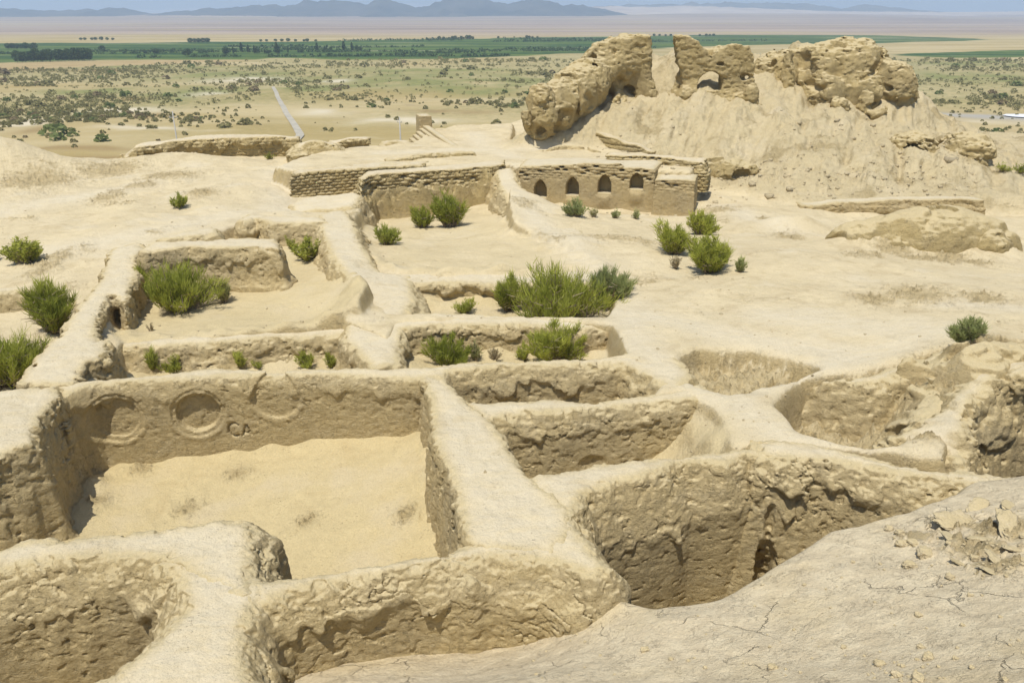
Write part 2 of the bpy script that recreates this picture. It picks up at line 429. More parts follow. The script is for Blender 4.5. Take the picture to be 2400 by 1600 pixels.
ZONES = [
    ('slope', poly([(500,1700,-1.6),(560,1600,-1.5),(622,1550,-1.5),(800,1495,-1.45),(943,1462,-1.5),(1106,1452,-1.55),(1208,1420,-1.4),(1270,1390,-1.1),(1330,1330,-.5),(1390,1318,-.3),(1446,1335,-.5),(1550,1370,-.42),
                    (1669,1360,-.2),(1814,1288,0),(1921,1231,.1),(2136,1185,.3),(2308,1117,.35),(2600,1085,.4)]).tolist() + [[14,8,0],[14,-4,0],[-14,-4,0],[-14,3,0]], T_SLOPE),
    ('hall', W2([(135,900),(323,881),(510,866),(800,866),(990,868),(1040,1000),(1120,1200),(1080,1280),(800,1335),(500,1300),(200,1275),(-300,1330),(-300,1150),(60,1060),(110,990)]), tps_px([(180,1080,-2.2),(500,1045,-2.0),(800,1015,-1.66),(950,1000,-1.45),(985,1150,-1.6),(1040,1270,-1.85),(700,1320,-2.15),(200,1250,-2.2),(0,1250,-2.2),(600,1150,-2.05)])),
    ('room_a', poly([(265,765,-.4),(280,640,0),(310,588,0),(560,515,0),(740,505,0),(790,560,0),(818,612,0),(850,660,-.1),(862,700,-.3),(840,752,-.4),(650,778,-.5),(450,791,-.5),(300,799,-.5)]), tps_px([(320,740,-1.05),(500,720,-.85),(700,700,-.72),(780,720,-.5),(740,620,-.8),(700,640,-.8),(400,700,-.95),(650,560,-.75),(800,700,-.25),(600,765,-.6),(450,780,-.62),(320,790,-.75)])),
    ('corridor', poly([(230,868,0),(300,806,-.5),(510,797,-.5),(650,785,-.5),(800,774,-.5),(900,812,-.4),(960,848,0),(800,866,0),(500,866,0)]), flat(-1.25)),
    ('pit_c', poly([(930,800,-.3),(945,762,-.3),(1230,752,-.3),(1420,770,-.3),(1450,818,0),(1200,848,0),(1000,858,0),(945,858,0)]), flat(-1.15)),
    ('strip_d', poly([(895,672,-.35),(1165,654,-.35),(1400,656,-.35),(1430,700,-.35),(1410,740,-.3),(1200,738,-.3),(920,728,-.3)]), flat(-1.05)),
    ('room_b', poly([(815,500,0),(850,480,-.1),(858,408,.45),(960,396,.45),(1165,384,.45),(1190,420,.1),(1190,480,-.3),(1200,520,-.4),(1300,570,-.45),(1430,630,-.4),(1165,640,-.35),(960,640,-.35),(880,610,-.2),(845,560,0)]), tps_px([(850,520,-1.75),(966,508,-1.75),(1076,490,-1.6),(1150,470,-1.35),(1000,560,-1.35),(850,560,-1.0),(1200,560,-.85),(1000,605,-.7),(1000,633,-.4),(1200,632,-.4),(1400,625,-.42),(900,612,-.65),(1180,520,-1.1)])),
    ('pit_e', W2([(1045,892),(1050,860),(1200,849),(1400,843),(1470,848),(1530,885),(1490,932),(1400,944),(1230,946),(1090,940)]), flat(-1.45)),
    ('pit_f', W2([(1140,985),(1180,964),(1300,952),(1480,941),(1600,926),(1650,945),(1690,985),(1700,1040),(1530,1070),(1420,1082),(1300,1100),(1240,1100),(1180,1010)]), tps_px([(1240,1100,-1.9),(1340,1075,-1.9),(1450,1055,-1.75),(1530,1010,-1.0),(1570,1030,-1.0),(1620,960,-.35),(1640,1000,-.5),(1200,1000,-1.9),(1350,1000,-1.9),(1690,1030,-.4),(1660,950,-.15)])),
    ('pit_right', W2([(1325,1150),(1350,1138),(1440,1106),(1546,1086),(1600,1070),(1800,1052),(1900,1050),(2060,1072),(2200,1104),(2300,1122),(2136,1200),(1921,1250),(1814,1310),(1669,1385),(1550,1400),(1440,1345),(1380,1240),(1344,1215)]), tps_z0([(1450,1250,-4.1),(1600,1200,-4.1),(1700,1270,-4.0),(1500,1150,-4.1),(1850,1110,-3.3),(2000,1105,-2.0),(2150,1115,-.8),(1900,1200,-2.8),(2250,1128,-.15)])),
    ('pit_left', W2([(-400,1380),(0,1300),(240,1275),(340,1275),(430,1310),(475,1370),(475,1430),(440,1484),(395,1535),(310,1600),(240,1640),(150,1780),(-500,1900)]), flat(-2.35)),
    ('low_left', poly([(-500,905,0),(30,895,0),(45,866,0),(100,805,0),(140,760,0),(175,716,0),(160,690,-.4),(80,668,-.3),(0,672,-.3),(-300,690,-.3),(-800,800,-.3)]), tps_px([(30,880,-1.0),(100,770,-1.0),(0,720,-.95),(-200,750,-1),(-200,900,-1.0),(60,730,-.95)])),
    ('plateau', np.array([P(640,402,.3), P(682,400,.5), P(870,390,.5), P(1000,386,.45), P(1165,380,.45), P(1185,388,.25), fw(-1.2,-.7), fw(3,-.7), fw(8.6,-.6), P(1640,380,.4), P(1600,366,.2), P(1480,352,.2), P(1390,340,.1), P(1200,335,0), P(1205,285,-.5), P(1030,290,-.5), P(960,338,-.1), P(860,346,0), P(760,356,.2), P(700,368,.4)]),
        tps_px([(700,383,.5),(900,372,.45),(1050,365,.38),(1200,362,.28),(1350,356,.18),(760,356,.3),(1100,338,-.05),(1150,300,-.5),(1100,285,-.7),(1230,395,.35),(1500,385,.45),(1600,380,.35),(1165,384,.4)])),
    ('arch_floor', np.array([P(1285,505,-1.5), P(1240,470,-1.2), fw(-.7,-.5), fw(3,-.5), fw(8.7,-.4), fw(8.9,.5), P(1640,505,-1.4), P(1500,512,-1.5), P(1350,508,-1.5)]), flat(-1.62)),
    ('pit_1', W2([(1588,852),(1650,822),(1760,822),(1830,838),(1893,862),(1810,886),(1740,908),(1700,911),(1650,897)]), flat(-.62)),
    ('pit_3', poly([(1850,950,0),(1895,900,.0),(2000,884,.05),(2137,853,.25),(2230,815,.45),(2275,850,.6),(2246,904,.5),(2150,980,.2),(2076,1025,.1),(2030,1032,0),(1978,1022,0),(1900,997,0)]),
        tps_px([(1900,960,-1.7),(1985,1000,-1.7),(2050,1010,-1.0),(1960,935,-.8),(2050,930,-.55),(2100,970,-.45),(2150,900,.05),(2200,860,.3),(2100,890,-.1),(2000,900,-.3)])),
    ('pit_4', W2([(2262,1082),(2270,1000),(2290,930),(2330,885),(2450,880),(2700,950),(2700,1080),(2420,1090),(2330,1100)]), tps_px([(2290,1060,-1.6),(2400,1050,-1.8),(2350,980,-1.2),(2420,930,-.6),(2500,1000,-1.5),(2330,920,-.2)])),
]
MOUND_PTS = [PY(*q) for q in [
    (1225,345,50.5),(1300,335,51),(1400,332,52),(1560,372,50),(1640,405,47),(1760,432,44.5),(1900,472,41.8),(2100,472,41.3),(2300,472,40.8),(2420,470,41),
    (1450,270,54),(1560,230,57),(1700,250,55),(1800,280,53),(1900,310,51),(2000,330,50),(2150,400,46),(2250,400,46),(2350,440,44.5),(1330,250,56),
    (1350,215,58),(1450,200,59),(1545,150,61),(1640,205,57.5),(1780,225,57),(1830,160,61),(1870,125,63),(1990,255,56.8),(2060,262,57),(2130,235,58.6),(1940,215,59.2),(1890,175,60.5),(1750,200,58.6),(1600,212,58.2),(1530,200,59.2),(1420,212,58.6),(1400,245,56.2),(2150,330,50.8),(2260,335,49.8),(2220,305,56.5),(2300,352,53),
    (1545,128,64),(1600,135,63),(1700,145,62),(1800,132,63.5),(1890,112,64),(1990,112,64),(2080,155,62),(2140,222,60.5),(1250,300,55),(1900,200,60),(2000,180,60)]] + \
    [(2,60,-.3),(8,70,1.0),(16,73,1.2),(24,74,1.2),(32,70,0.5),(36,60,-1),(38,50,-1.5),(34,44,-1.5)]
T_MOUND = TPS(MOUND_PTS, 0.002)
MOUND_PG = np.array([P(1195,350,.0), P(1400,345,.1), P(1520,362,.1), P(1640,425,-.8), P(1760,440,-.8), PY(1760,455,43.5)[:2], PY(1890,480,41.9)[:2], PY(2100,472,41.9)[:2], PY(2320,470,41.6)[:2], PY(2600,470,41.5)[:2],
                     (46, 48), (46, 74), (30, 82), (8, 78), (2.5, 66), (-.5, 57)])
PLATFORM = np.array([(-60, 20), P(-500,455,-.5), P(-100,410,-.5), P(140,398,-.5), P(250,386,-.5), P(420,372,-.5), P(700,352,-.3), P(870,342,-.2), P(950,338,-.1), P(1010,300,-.4), (-5, 66), (3, 84), (32, 86), (52, 74), (44, 44), (60, 30), (60, -20), (-60, -20)])
PATHS = [([P(x, y, 0) for x, y in pl], w) for pl, w in [
    ([(1500,812),(1600,880),(1690,935),(1736,955),(1838,1023),(2008,1067),(2178,1105),(2365,1112)], .55), ([(1736,918),(1906,863),(2100,830),(2212,800)], .6),
    ([(1736,955),(1736,918),(1640,905)], .5), ([(1200,400),(1230,470),(1320,545),(1400,610),(1480,690),(1500,812)], .7), ([(1500,800),(1300,838)], .3),
    ([(2200,730),(2300,735),(2450,760)], .5), ([(1400,690),(1700,780),(2000,840)], .8), ([(1800,740),(2000,770),(2200,800)], .9), ([(900,372),(1050,362),(1300,350)], 1.2), ([(1700,425),(1760,460),(1850,500)], .8),
    ([(0,470),(200,440),(330,420)], 1.2), ([(100,560),(400,520),(560,480)], 1.2), ([(1110,300),(1130,340),(1200,380)], 1.0), ([(640,470),(660,420),(640,390)], 1.0)]]
ROUGH = [(P(x, y, z), r) for x, y, z, r in [(560,1110,-2.05,.35),(330,1105,-2.2,.35),(720,1230,-2.1,.3),(230,1180,-2.2,.3),(950,1190,-1.6,.3),(440,1190,-2.15,.35),(2300,845,.6,1.1),(2400,850,.6,1.2),(2225,960,.3,.6),(2160,1015,.2,.4),(2210,850,.4,.8),(2230,560,.2,1.1),(2150,590,-.2,.9),(2290,600,-.2,.9),(2040,560,-.6,.8),(2150,700,0,1.4),(2050,705,0,.9),(2300,715,0,.9),(2200,560,.3,1.2),(2100,540,.3,1.0),(1850,540,-.6,1.0),(80,400,.3,3),(260,400,-.3,2.4),(400,415,-.3,2),(470,462,-.4,1.2),(330,440,-.4,1.2),(250,468,-.4,1.0),
         (2280,1290,.9,.55),(2340,1240,.9,.6),(2230,1230,.6,.45),(2340,1320,1.2,.4),(2150,1260,.6,.3),(1800,500,-.7,.8),(1700,470,-.7,.9),(1265,1010,-1.9,.01)]]
BUMPS = [((17.0,31.3), 2.0, 1.5, .7), ((14.4,31.4), 1.6, 1.1, .6), ((18.5,30.2), 1.1, .9, .6), (PY(1870,550,35.5)[:2], 1.9, .9, .6), (PY(20,380,46)[:2], 3.4, 2.2, 1.3), (PY(-150,380,46)[:2], 4, 2.5, 1.6), (PY(440,395,49)[:2], 3, 1.6, .35),
         (PY(330,405,48)[:2], 2.5, 1.6, .35), (P(2280,838,.5), 1.4, .7, .38), (P(2400,842,.5), 1.6, .8, .45), (P(1280,620,-.4), 1.4, 1.0, .18), (P(1350,575,-.5), .8, 1.4, .2),
         (P(2130,1250,.5), 1.2, .8, .1), (P(2330,1230,.7), .8, .6, .28), (P(1550,1395,-.3), .5, .3, .12)]

def ground(x, y, want=False):
    x = np.asarray(x, np.float32); y = np.asarray(y, np.float32)
    d = [sdpoly(x + .16 * noise2(x * 1.1, y * 1.1, 5), y + .16 * noise2(x * 1.1, y * 1.1, 6), z[1]) for z in ZONES]
    dt = -np.min(d, 0) + .22 * (y < 33)
    base = T_MAIN(x, y)
    for (bx, by), rx, ry, hh in BUMPS:
        base = base + hh * np.exp(-((x - bx) / rx) ** 2 - ((y - by) / ry) ** 2)
    num = 0; den = 0; wz = []
    for (nm, pg, f), dd in zip(ZONES + [('terrace', None, None)], d + [dt]):
        s = .22 if nm in ('pit_1', 'pit_3', 'pit_4') else (.10 if nm != 'slope' else .14)
        w = np.exp(-np.clip(dd / s, -12, 12))
        zz = base if f is None else f(x, y)
        if f is not None and nm not in ('slope', 'plateau', 'low_left', 'pit_1', 'pit_3', 'pit_4'):
            zz = zz + .30 * sstep(-.95, -.15, dd) * np.clip(.45 + 1.3 * noise2(x * 1.3, y * 1.3, 35), 0, 1)
        num = num + w * zz; den = den + w; wz.append(w)
    z = num / den
    dm = sdpoly(x + .5 * noise2(x * .5, y * .5, 15), y + .5 * noise2(x * .5, y * .5, 16), MOUND_PG)
    wm = sstep(.5, -.6, dm)
    zm = T_MOUND(x, y)
    gul = fbm2(x * 1.0 - y * .35, y * .28, .55, 4, 77)
    zm = zm + .5 * (.35 - np.abs(fbm2(x * 1.0 - y * .45 + .3 * noise2(x, y, 9), y * .22, .42, 3, 79)) * 1.6) * sstep(.3, -3, dm)
    zm = zm + .55 * gul * sstep(0, -3, dm) + .16 * fbm2(x, y, 1.3, 3, 78) * sstep(0, -2, dm)
    z = z * (1 - wm) + np.maximum(zm, -2) * wm
    dp = sdpoly(x + 1.2 * noise2(x * .2, y * .2, 25), y + 1.2 * noise2(x * .2, y * .2, 26), PLATFORM)
    e = np.maximum(dp, 0)
    z = np.maximum(z - np.where(e > 0, .62 * np.sqrt(e * e + .6) - .62 * .7746, 0), ZP - .5 + 0 * z)
    far = sstep(24, 40, y)
    z = z + .06 * fbm2(x, y, .5, 3, 40) * (1 + 2 * far) + .22 * fbm2(x, y, .17, 2, 39) * (wz[-1] / den) * sstep(14, 24, y) * (1 - wm) + .016 * fbm2(x, y, 2.6, 3, 41)
    rough = np.zeros_like(z)
    for (rx, ry), rr in ROUGH:
        rough = np.maximum(rough, np.exp(-(((x - rx) / rr) ** 2 + ((y - ry) / rr) ** 2)))
    rough = np.maximum(rough, .75 * sstep(.12, .5, fbm2(x, y, .33, 4, 38)) * (wz[-1] / den) * (1 - wm))
    isl = wz[0] / den
    pits = sum(w for w, q in zip(wz, ZONES) if q[0] in ('pit_1', 'pit_3', 'pit_4')) / den
    rid = 1 - np.abs(fbm2(x, y, 3.1, 3, 43)) * 2.2
    z = z + rough * (.07 * fbm2(x, y, 3.5, 3, 44) + .03 * rid) + pits * (.36 * fbm2(x, y, 1.3, 4, 46, .6) + .10 * (1 - np.abs(fbm2(x, y, 2.8, 2, 45)) * 3)) + wm * (.16 * fbm2(x, y, 1.5, 4, 47))
    crumbs = np.maximum(fbm2(x, y, 7.0, 2, 48) - .12, 0) * .35
    z = z + crumbs * np.clip(rough * 1.2 + pits * 1.1 + wm * sstep(-.1, .35, fbm2(x, y, .5, 2, 49)) * 1.3, 0, 1)
    z = z + isl * rough * (.10 * np.abs(fbm2(x, y, 2.4, 3, 52)) + .05 * sstep(.05, .2, fbm2(x * .6 + y * .5, y - x * .5, 2.2, 3, 53)))
    z = z + isl * (.05 * fbm2(x, y, .9, 3, 50) + .014 * fbm2(x * .8 + y * .5, y - x * .3, 4.0, 3, 51))
    if not want: return z
    path = np.zeros_like(z)
    for pl, w in PATHS:
        path = np.maximum(path, np.exp(-(polyline_d(x, y, pl) / w) ** 2))
    path = np.clip(path * .85 * (1 - wm) + .3 * sstep(.0, .5, fbm2(x, y, .3, 3, 60)) * (wz[-1] / den) * (1 - wm) * (1 - np.clip(rough * 2, 0, 1)), 0, 1)
    iz = {q[0]: w / den for w, q in zip(wz, ZONES)}
    warm = np.clip(iz['hall'] + .75 * (iz['room_a'] + iz['pit_left'] + iz['pit_right'] + iz['pit_c'] + iz['strip_d'] + iz['corridor'] + iz['pit_e'] + iz['pit_f']) + .35 * iz['room_b'] + .45 * wm + .6 * pits, 0, 1)
    hs = sstep(.5, 4, dp)
    warm = np.clip(warm + hs, 0, 1)
    rough = np.clip(rough * .8 + pits * .6 + wm * (.12 + 1.5 * fbm2(x, y, .4, 4, 61)) + hs * .3, 0, 1)
    return z, dict(hill=wm, path=path, warm=warm, grey=np.clip(isl, 0, 1), rough=rough), wm, isl, dp

def build_ground():
    NA, NY = 1500, 1050
    a = np.linspace(-1.02, 1.02, NA); yy = np.exp(np.linspace(math.log(2.6), math.log(125), NY))
    Y = np.repeat(yy[:, None], NA, 1); X = Y * a[None, :]
    z, at, wm, isl, dp = ground(X, Y, True)
    V = np.stack([X, Y, z], -1).reshape(-1, 3)
    i = np.arange(NY * NA).reshape(NY, NA)
    F = np.stack([i[:-1, :-1], i[:-1, 1:], i[1:, 1:], i[1:, :-1]], -1).reshape(-1, 4)
    cm = lambda q: (.25 * (q[:-1, :-1] + q[:-1, 1:] + q[1:, 1:] + q[1:, :-1])).ravel()
    reg = np.zeros(len(F), int)
    reg[cm(isl) > .5] = 1; reg[cm(wm) > .5] = 2; reg[(cm(dp) > 1.5) ] = 3
    keep = ~(cm(z) < ZP - .2)
    for k, nm in enumerate(('ground', 'slope', 'hill', 'hillside')):
        f = F[(reg == k) & keep]
        u, inv = np.unique(f, return_inverse=True)
        me = mesh_np(nm, V[u], inv.reshape(-1, 4), M_GROUND, attrs={q: v.ravel()[u] for q, v in at.items()})
        tag(link(nm, me), kind='structure')
build_ground()
def build_near():                     # the slope underfoot, beside and behind the viewpoint
    xs = np.arange(-16, 18.01, .1); ys = np.arange(-4, 15.01, .1)
    X, Y = np.meshgrid(xs, ys); z, at, wm, isl, dp = ground(X, Y, True)
    V = np.stack([X, Y, z - .012], -1).reshape(-1, 3); n = len(xs)
    i = np.arange(X.size).reshape(X.shape)
    F = np.stack([i[:-1, :-1], i[:-1, 1:], i[1:, 1:], i[1:, :-1]], -1).reshape(-1, 4)
    c = V[F].mean(1); F = F[(np.abs(c[:, 0]) > 1.0 * c[:, 1] - .1) | (c[:, 1] < 2.7)]
    u, inv = np.unique(F, return_inverse=True)
    tag(link('slope', mesh_np('slope', V[u], inv.reshape(-1, 4), M_GROUND, attrs={q: v.ravel()[u] for q, v in at.items()})), kind='structure')
build_near()

# ------------------------------------------------------------------ walls carved as solids
def sd_solid(name, pts_bb, h, func, mat, label, cat, group=None, parent=None, attrf=None, **kw):
    lo, hi = pts_bb
    n = [int(math.ceil((hi[i] - lo[i]) / h)) + 1 for i in range(3)]
    ax = [lo[i] + h * np.arange(n[i]) for i in range(3)]
    X, Y = np.meshgrid(ax[0], ax[1], indexing='ij')
    D = func(X.astype(np.float32), Y.astype(np.float32), ax[2].astype(np.float32))
    V, F = surface_nets(D, lo, h)
    if attrf: kw['attrs'] = attrf(V)
    o = based(name, V, F, mat, label, cat, group, parent, **kw)
    if parent is None: o['kind'] = 'thing'
    return o

def wall(name, label, cat, pg, zb, h, shoulder=.17, slope=.62, crust=.4, step=.06, batter=.12, rough=1.0, talus=.18, zf=None, wob=1.0,
         cuts=None, runnel=0.0, mat=None, dz=0.0, brick=None, group=None, lump=0.0, facing=None, topn=1.0, order=None):
    pg = np.array(pg, float)
    if rough > 1: rough = 1 + (rough - 1) * .4
    rough = rough * .78
    m = 1.15 + slope * crust + batter * 3
    zt = pg[:, 2].max()
    lo = np.array([pg[:, 0].min() - m, pg[:, 1].min() - m, zb]); hi = np.array([pg[:, 0].max() + m, pg[:, 1].max() + m, zt + .35 + lump * 1.2])
    zf = zb + .25 if zf is None else zf
    def f(X, Y, za):
        d2 = sdpoly(X, Y, pg) + wob * (.15 * noise2(X * .8, Y * .8, 3) + .07 * noise2(X * 2.3, Y * 2.3, 4))
        d2h = wob * (.085 * noise2(X * 6, Y * 6, 9) + .05 * noise2(X * 15, Y * 15, 10))
        zt2 = idw(X, Y, pg) + dz + topn * (.07 * noise2(X * .6, Y * .6, 21) + .028 * noise2(X * 2.1, Y * 2.1, 22) + .014 * noise2(X * 6.5, Y * 6.5, 23))
        cd = np.maximum(crust * (1 + 1.5 * noise2(X * 1.1, Y * 1.1, 31) + .9 * noise2(X * 3.7, Y * 3.7, 32)), .04)
        Z = np.broadcast_to(za[None, None, :], X.shape + (len(za),))
        X3 = np.broadcast_to(X[:, :, None], Z.shape); Y3 = np.broadcast_to(Y[:, :, None], Z.shape)
        dep = zt2[:, :, None] - Z; c3_ = cd[:, :, None]
        over = np.maximum(dep - c3_, 0)
        cl = np.maximum(crust * (1 + 1.1 * noise2(X * .45, Y * .45, 33)), .04)[:, :, None]
        tr = sstep(-.12, .16, dep - c3_)
        out = slope * np.minimum(dep, c3_) * (1 - tr) + (slope * cl - step) * tr + batter * over + talus * np.exp(-np.maximum(Z - zf, 0) / .16)
        df = (d2[:, :, None] + d2h[:, :, None] * np.exp(-np.maximum(dep, 0) / .22) - out) * .93
        D = smax(df, -dep, shoulder)
        band = np.abs(D) < .3
        x, y, z = X3[band], Y3[band], Z[band]
        dd = dep[band]; ff = sstep(-.02, .22, dd)
        low = 1 - .35 * sstep(.4, 1.0, dd)
        n = rough * ff * low * (.048 * noise3(x * 1.7, y * 1.7, z * 2.0, 51) + .017 * noise3(x * 4.3, y * 4.3, z * 7, 52) + .018 * noise3(x * 11, y * 11, z * 17, 53) + .012 * noise3(x * 2.5, y * 2.5, z * 15, 62) + .022 * np.abs(noise3(x * 7, y * 7, z * 9, 65)))
        near = sstep(1.5, .15, np.abs(dd - .35)) * .8 + .2
        ch = noise3(x * 3.4 + 9, y * 3.4, z * 5.5, 54)
        n = n + rough * ff * near * (.034 * sstep(.13, .17, ch) + .026 * sstep(.17, .24, noise3(x * 7, y * 7, z * 10, 55))) + rough * ff * .032 * sstep(.24, .30, noise3(x * 5, y * 5, z * 9, 60))
        ck = noise3(x * 2.0, y * 2.0, z * 2.6, 61) + .35 * noise3(x * 6, y * 6, z * 7, 63)
        n = n + rough * ff * near * .085 * sstep(.04, .0, np.abs(ck)) * sstep(.0, .12, noise3(x * 1.1, y * 1.1, z * 1.3, 64))
        if runnel: n = n + runnel * ff * (.22 * noise3(x * 4.2, y * 4.2, z * .7, 56) + .10 * noise3(x * 10, y * 10, z * 1.6, 57))
        if lump: n = n + lump * noise3(x * .9, y * .9, z * .9, 58)
        ed = sstep(-.38, -.04, np.broadcast_to(d2[:, :, None], Z.shape)[band]) * sstep(.5, .1, dd)
        n = n + ed * rough * (.04 * sstep(.03, .14, noise3(x * 3.1, y * 3.1, z * 3.1, 66)) + .045 * np.abs(noise3(x * 8, y * 8, z * 8, 67)))
        n = n + .012 * noise3(x * 9, y * 9, z * 9, 59)
        if brick: n = n + brick(x, y, z, dd)
        if facing: n = n + facing(x, y, z, dd)
        D = D.copy(); D[band] += n
        for c in (cuts or []):
            D = np.maximum(D, -c(X3, Y3, Z))
        return D
    return sd_solid(name, (lo, hi), h, f, mat or M_WALL, label, cat, group, attrf=lambda V: dict(path=sstep(-.04, -.42, sdpoly(V[:, 0], V[:, 1], pg))))

def bricks(ex, hb=.13, wb=.42, deep=.05, holes=.0, band=None, a0=0.0):
    """Courses of mud bricks with open joints, ex = direction along the wall."""
    def f(x, y, z, dd):
        s = x * ex[0] + y * ex[1]
        zz = z + .05 * noise2(s * .7, s * .1, 71) + .02 * noise3(x * 3, y * 3, z * 3, 73)
        row = np.floor(zz / hb)
        u = (s + .07 * noise3(x * 2, y * 2, z * 2, 72)) / wb + .5 * (row % 2) + .37 * noise2(row * 3.1, row * 1.7, 5)
        ju = np.abs(u - np.floor(u) - .5) * 2; jv = np.abs(zz / hb - row - .5) * 2
        j = np.maximum(sstep(.72, .98, ju) * .9, sstep(.55, .95, jv))
        pr = noise3(np.floor(u) * 7.3 + .5, row * 5.1 + .5, row * .3, 74)
        r = deep * j + .05 * pr
        if holes:
            r = r + holes * sstep(.08, .2, noise3(np.floor(u) * 3.7 + .3, row * 9.1 + .4, 0 * row, 75)) * sstep(.9, .3, np.maximum(ju, jv) * 1.0)
        k = sstep(.03, .15, dd)
        if band: k = k * sstep(band[0] - .1, band[0], dd) * (1 - sstep(band[1] - .08, band[1] + .08, dd + .25 * noise2(s * .5, s * .2, 76)))
        return r * k
    return f

def plane_frame(px_a, px_b, off):
    """A vertical frame along the wall edge through survey points a and b; returns origin, along, out (towards the viewer)."""
    a = np.array(P(*px_a)); b = np.array(P(*px_b)); e = (b - a) / np.linalg.norm(b - a); n = np.array([e[1], -e[0]])
    if n[1] > 0: n = -n
    return a + n * off, e, n
def on_face(fr, x, y):                # survey ray meets the face
    o, e, n = fr
    q, r = (x - 1200) / FPX, (y - 800) / FPX
    d = np.array([q, CT - r * ST]); t = np.dot(o, n) / np.dot(d, n)
    p = d * t
    return np.dot(p - o, e), CAMZ - t * (ST + r * CT)

ACROSS = np.array([.959, .284])

# --- the wall with the round niches and the scratched letters
FR1 = plane_frame((213,902,0), (800,876,0), .10)
NICHE = [(*on_face(FR1, 270, 982), .60, .11), (*on_face(FR1, 460, 974), .58, .20), (*on_face(FR1, 645, 932), .57, .10)]
LET = [on_face(FR1, 548, 1012), on_face(FR1, 577, 1011)]
def niche_relief(x, y, z, dd):
    o, e, n = FR1
    u = (x - o[0]) * e[0] + (y - o[1]) * e[1]
    w = (x - o[0]) * n[0] + (y - o[1]) * n[1]
    r = np.zeros_like(x)
    frt = sstep(-.8, -.6, w)
    for k, (cu, cz, R, dp) in enumerate(NICHE):
        rr = np.hypot(u - cu, (z - cz) * 1.02) + .02 * noise2(u * 4, z * 4, 7)
        if k == 2:
            low = sstep(.15, -.05, z - cz)
            r += low * (.06 * (sstep(R + .03, R - .02, rr) * sstep(R - .17, R - .12, rr)) + .05 * sstep(R - .13, R - .16, rr)) + (1 - low) * .06 * sstep(R, R - .07, rr)
            r -= .02 * np.exp(-((rr - R - .09) / .05) ** 2) * low
        else:
            r += dp * sstep(R - .07, R - .10, rr) + .045 * sstep(R + .05, R + .02, rr) * (1 - sstep(R - .07, R - .10, rr))
            r -= .02 * np.exp(-((rr - R - .09) / .05) ** 2) * sstep(.1, -.3, z - cz)
    cu, cz = LET[0]                   # C
    rr = np.hypot(u - cu, (z - cz) * .9); an = np.arctan2(z - cz, u - cu)
    r += .06 * sstep(.035, .015, np.abs(rr - .15)) * (np.abs(an) > .75)
    cu, cz = LET[1]                   # A
    v = z - cz
    for s in (-1, 1):
        r += .06 * sstep(.035, .015, np.abs((u - cu) - s * .11 * (.15 - v) / .3)) * (np.abs(v) < .16)
    r += .06 * sstep(.035, .015, np.abs(v + .06)) * (np.abs(u - cu) < .08)
    return r * frt
W1 = wall('mud_wall', 'long mud wall with three round niches and the letters CA scratched beneath them', 'wall',
     poly([(118,905),(204,886),(323,878),(425,866),(502,857),(612,862),(800,861),(974,858),(1060,858),(1045,885),(935,888),(765,878),(510,880),(340,892),(213,902),(150,925)]),
     -2.6, .028, batter=.05, zf=-2.2, facing=niche_relief, slope=.45, crust=.36, talus=.05, rough=.5)

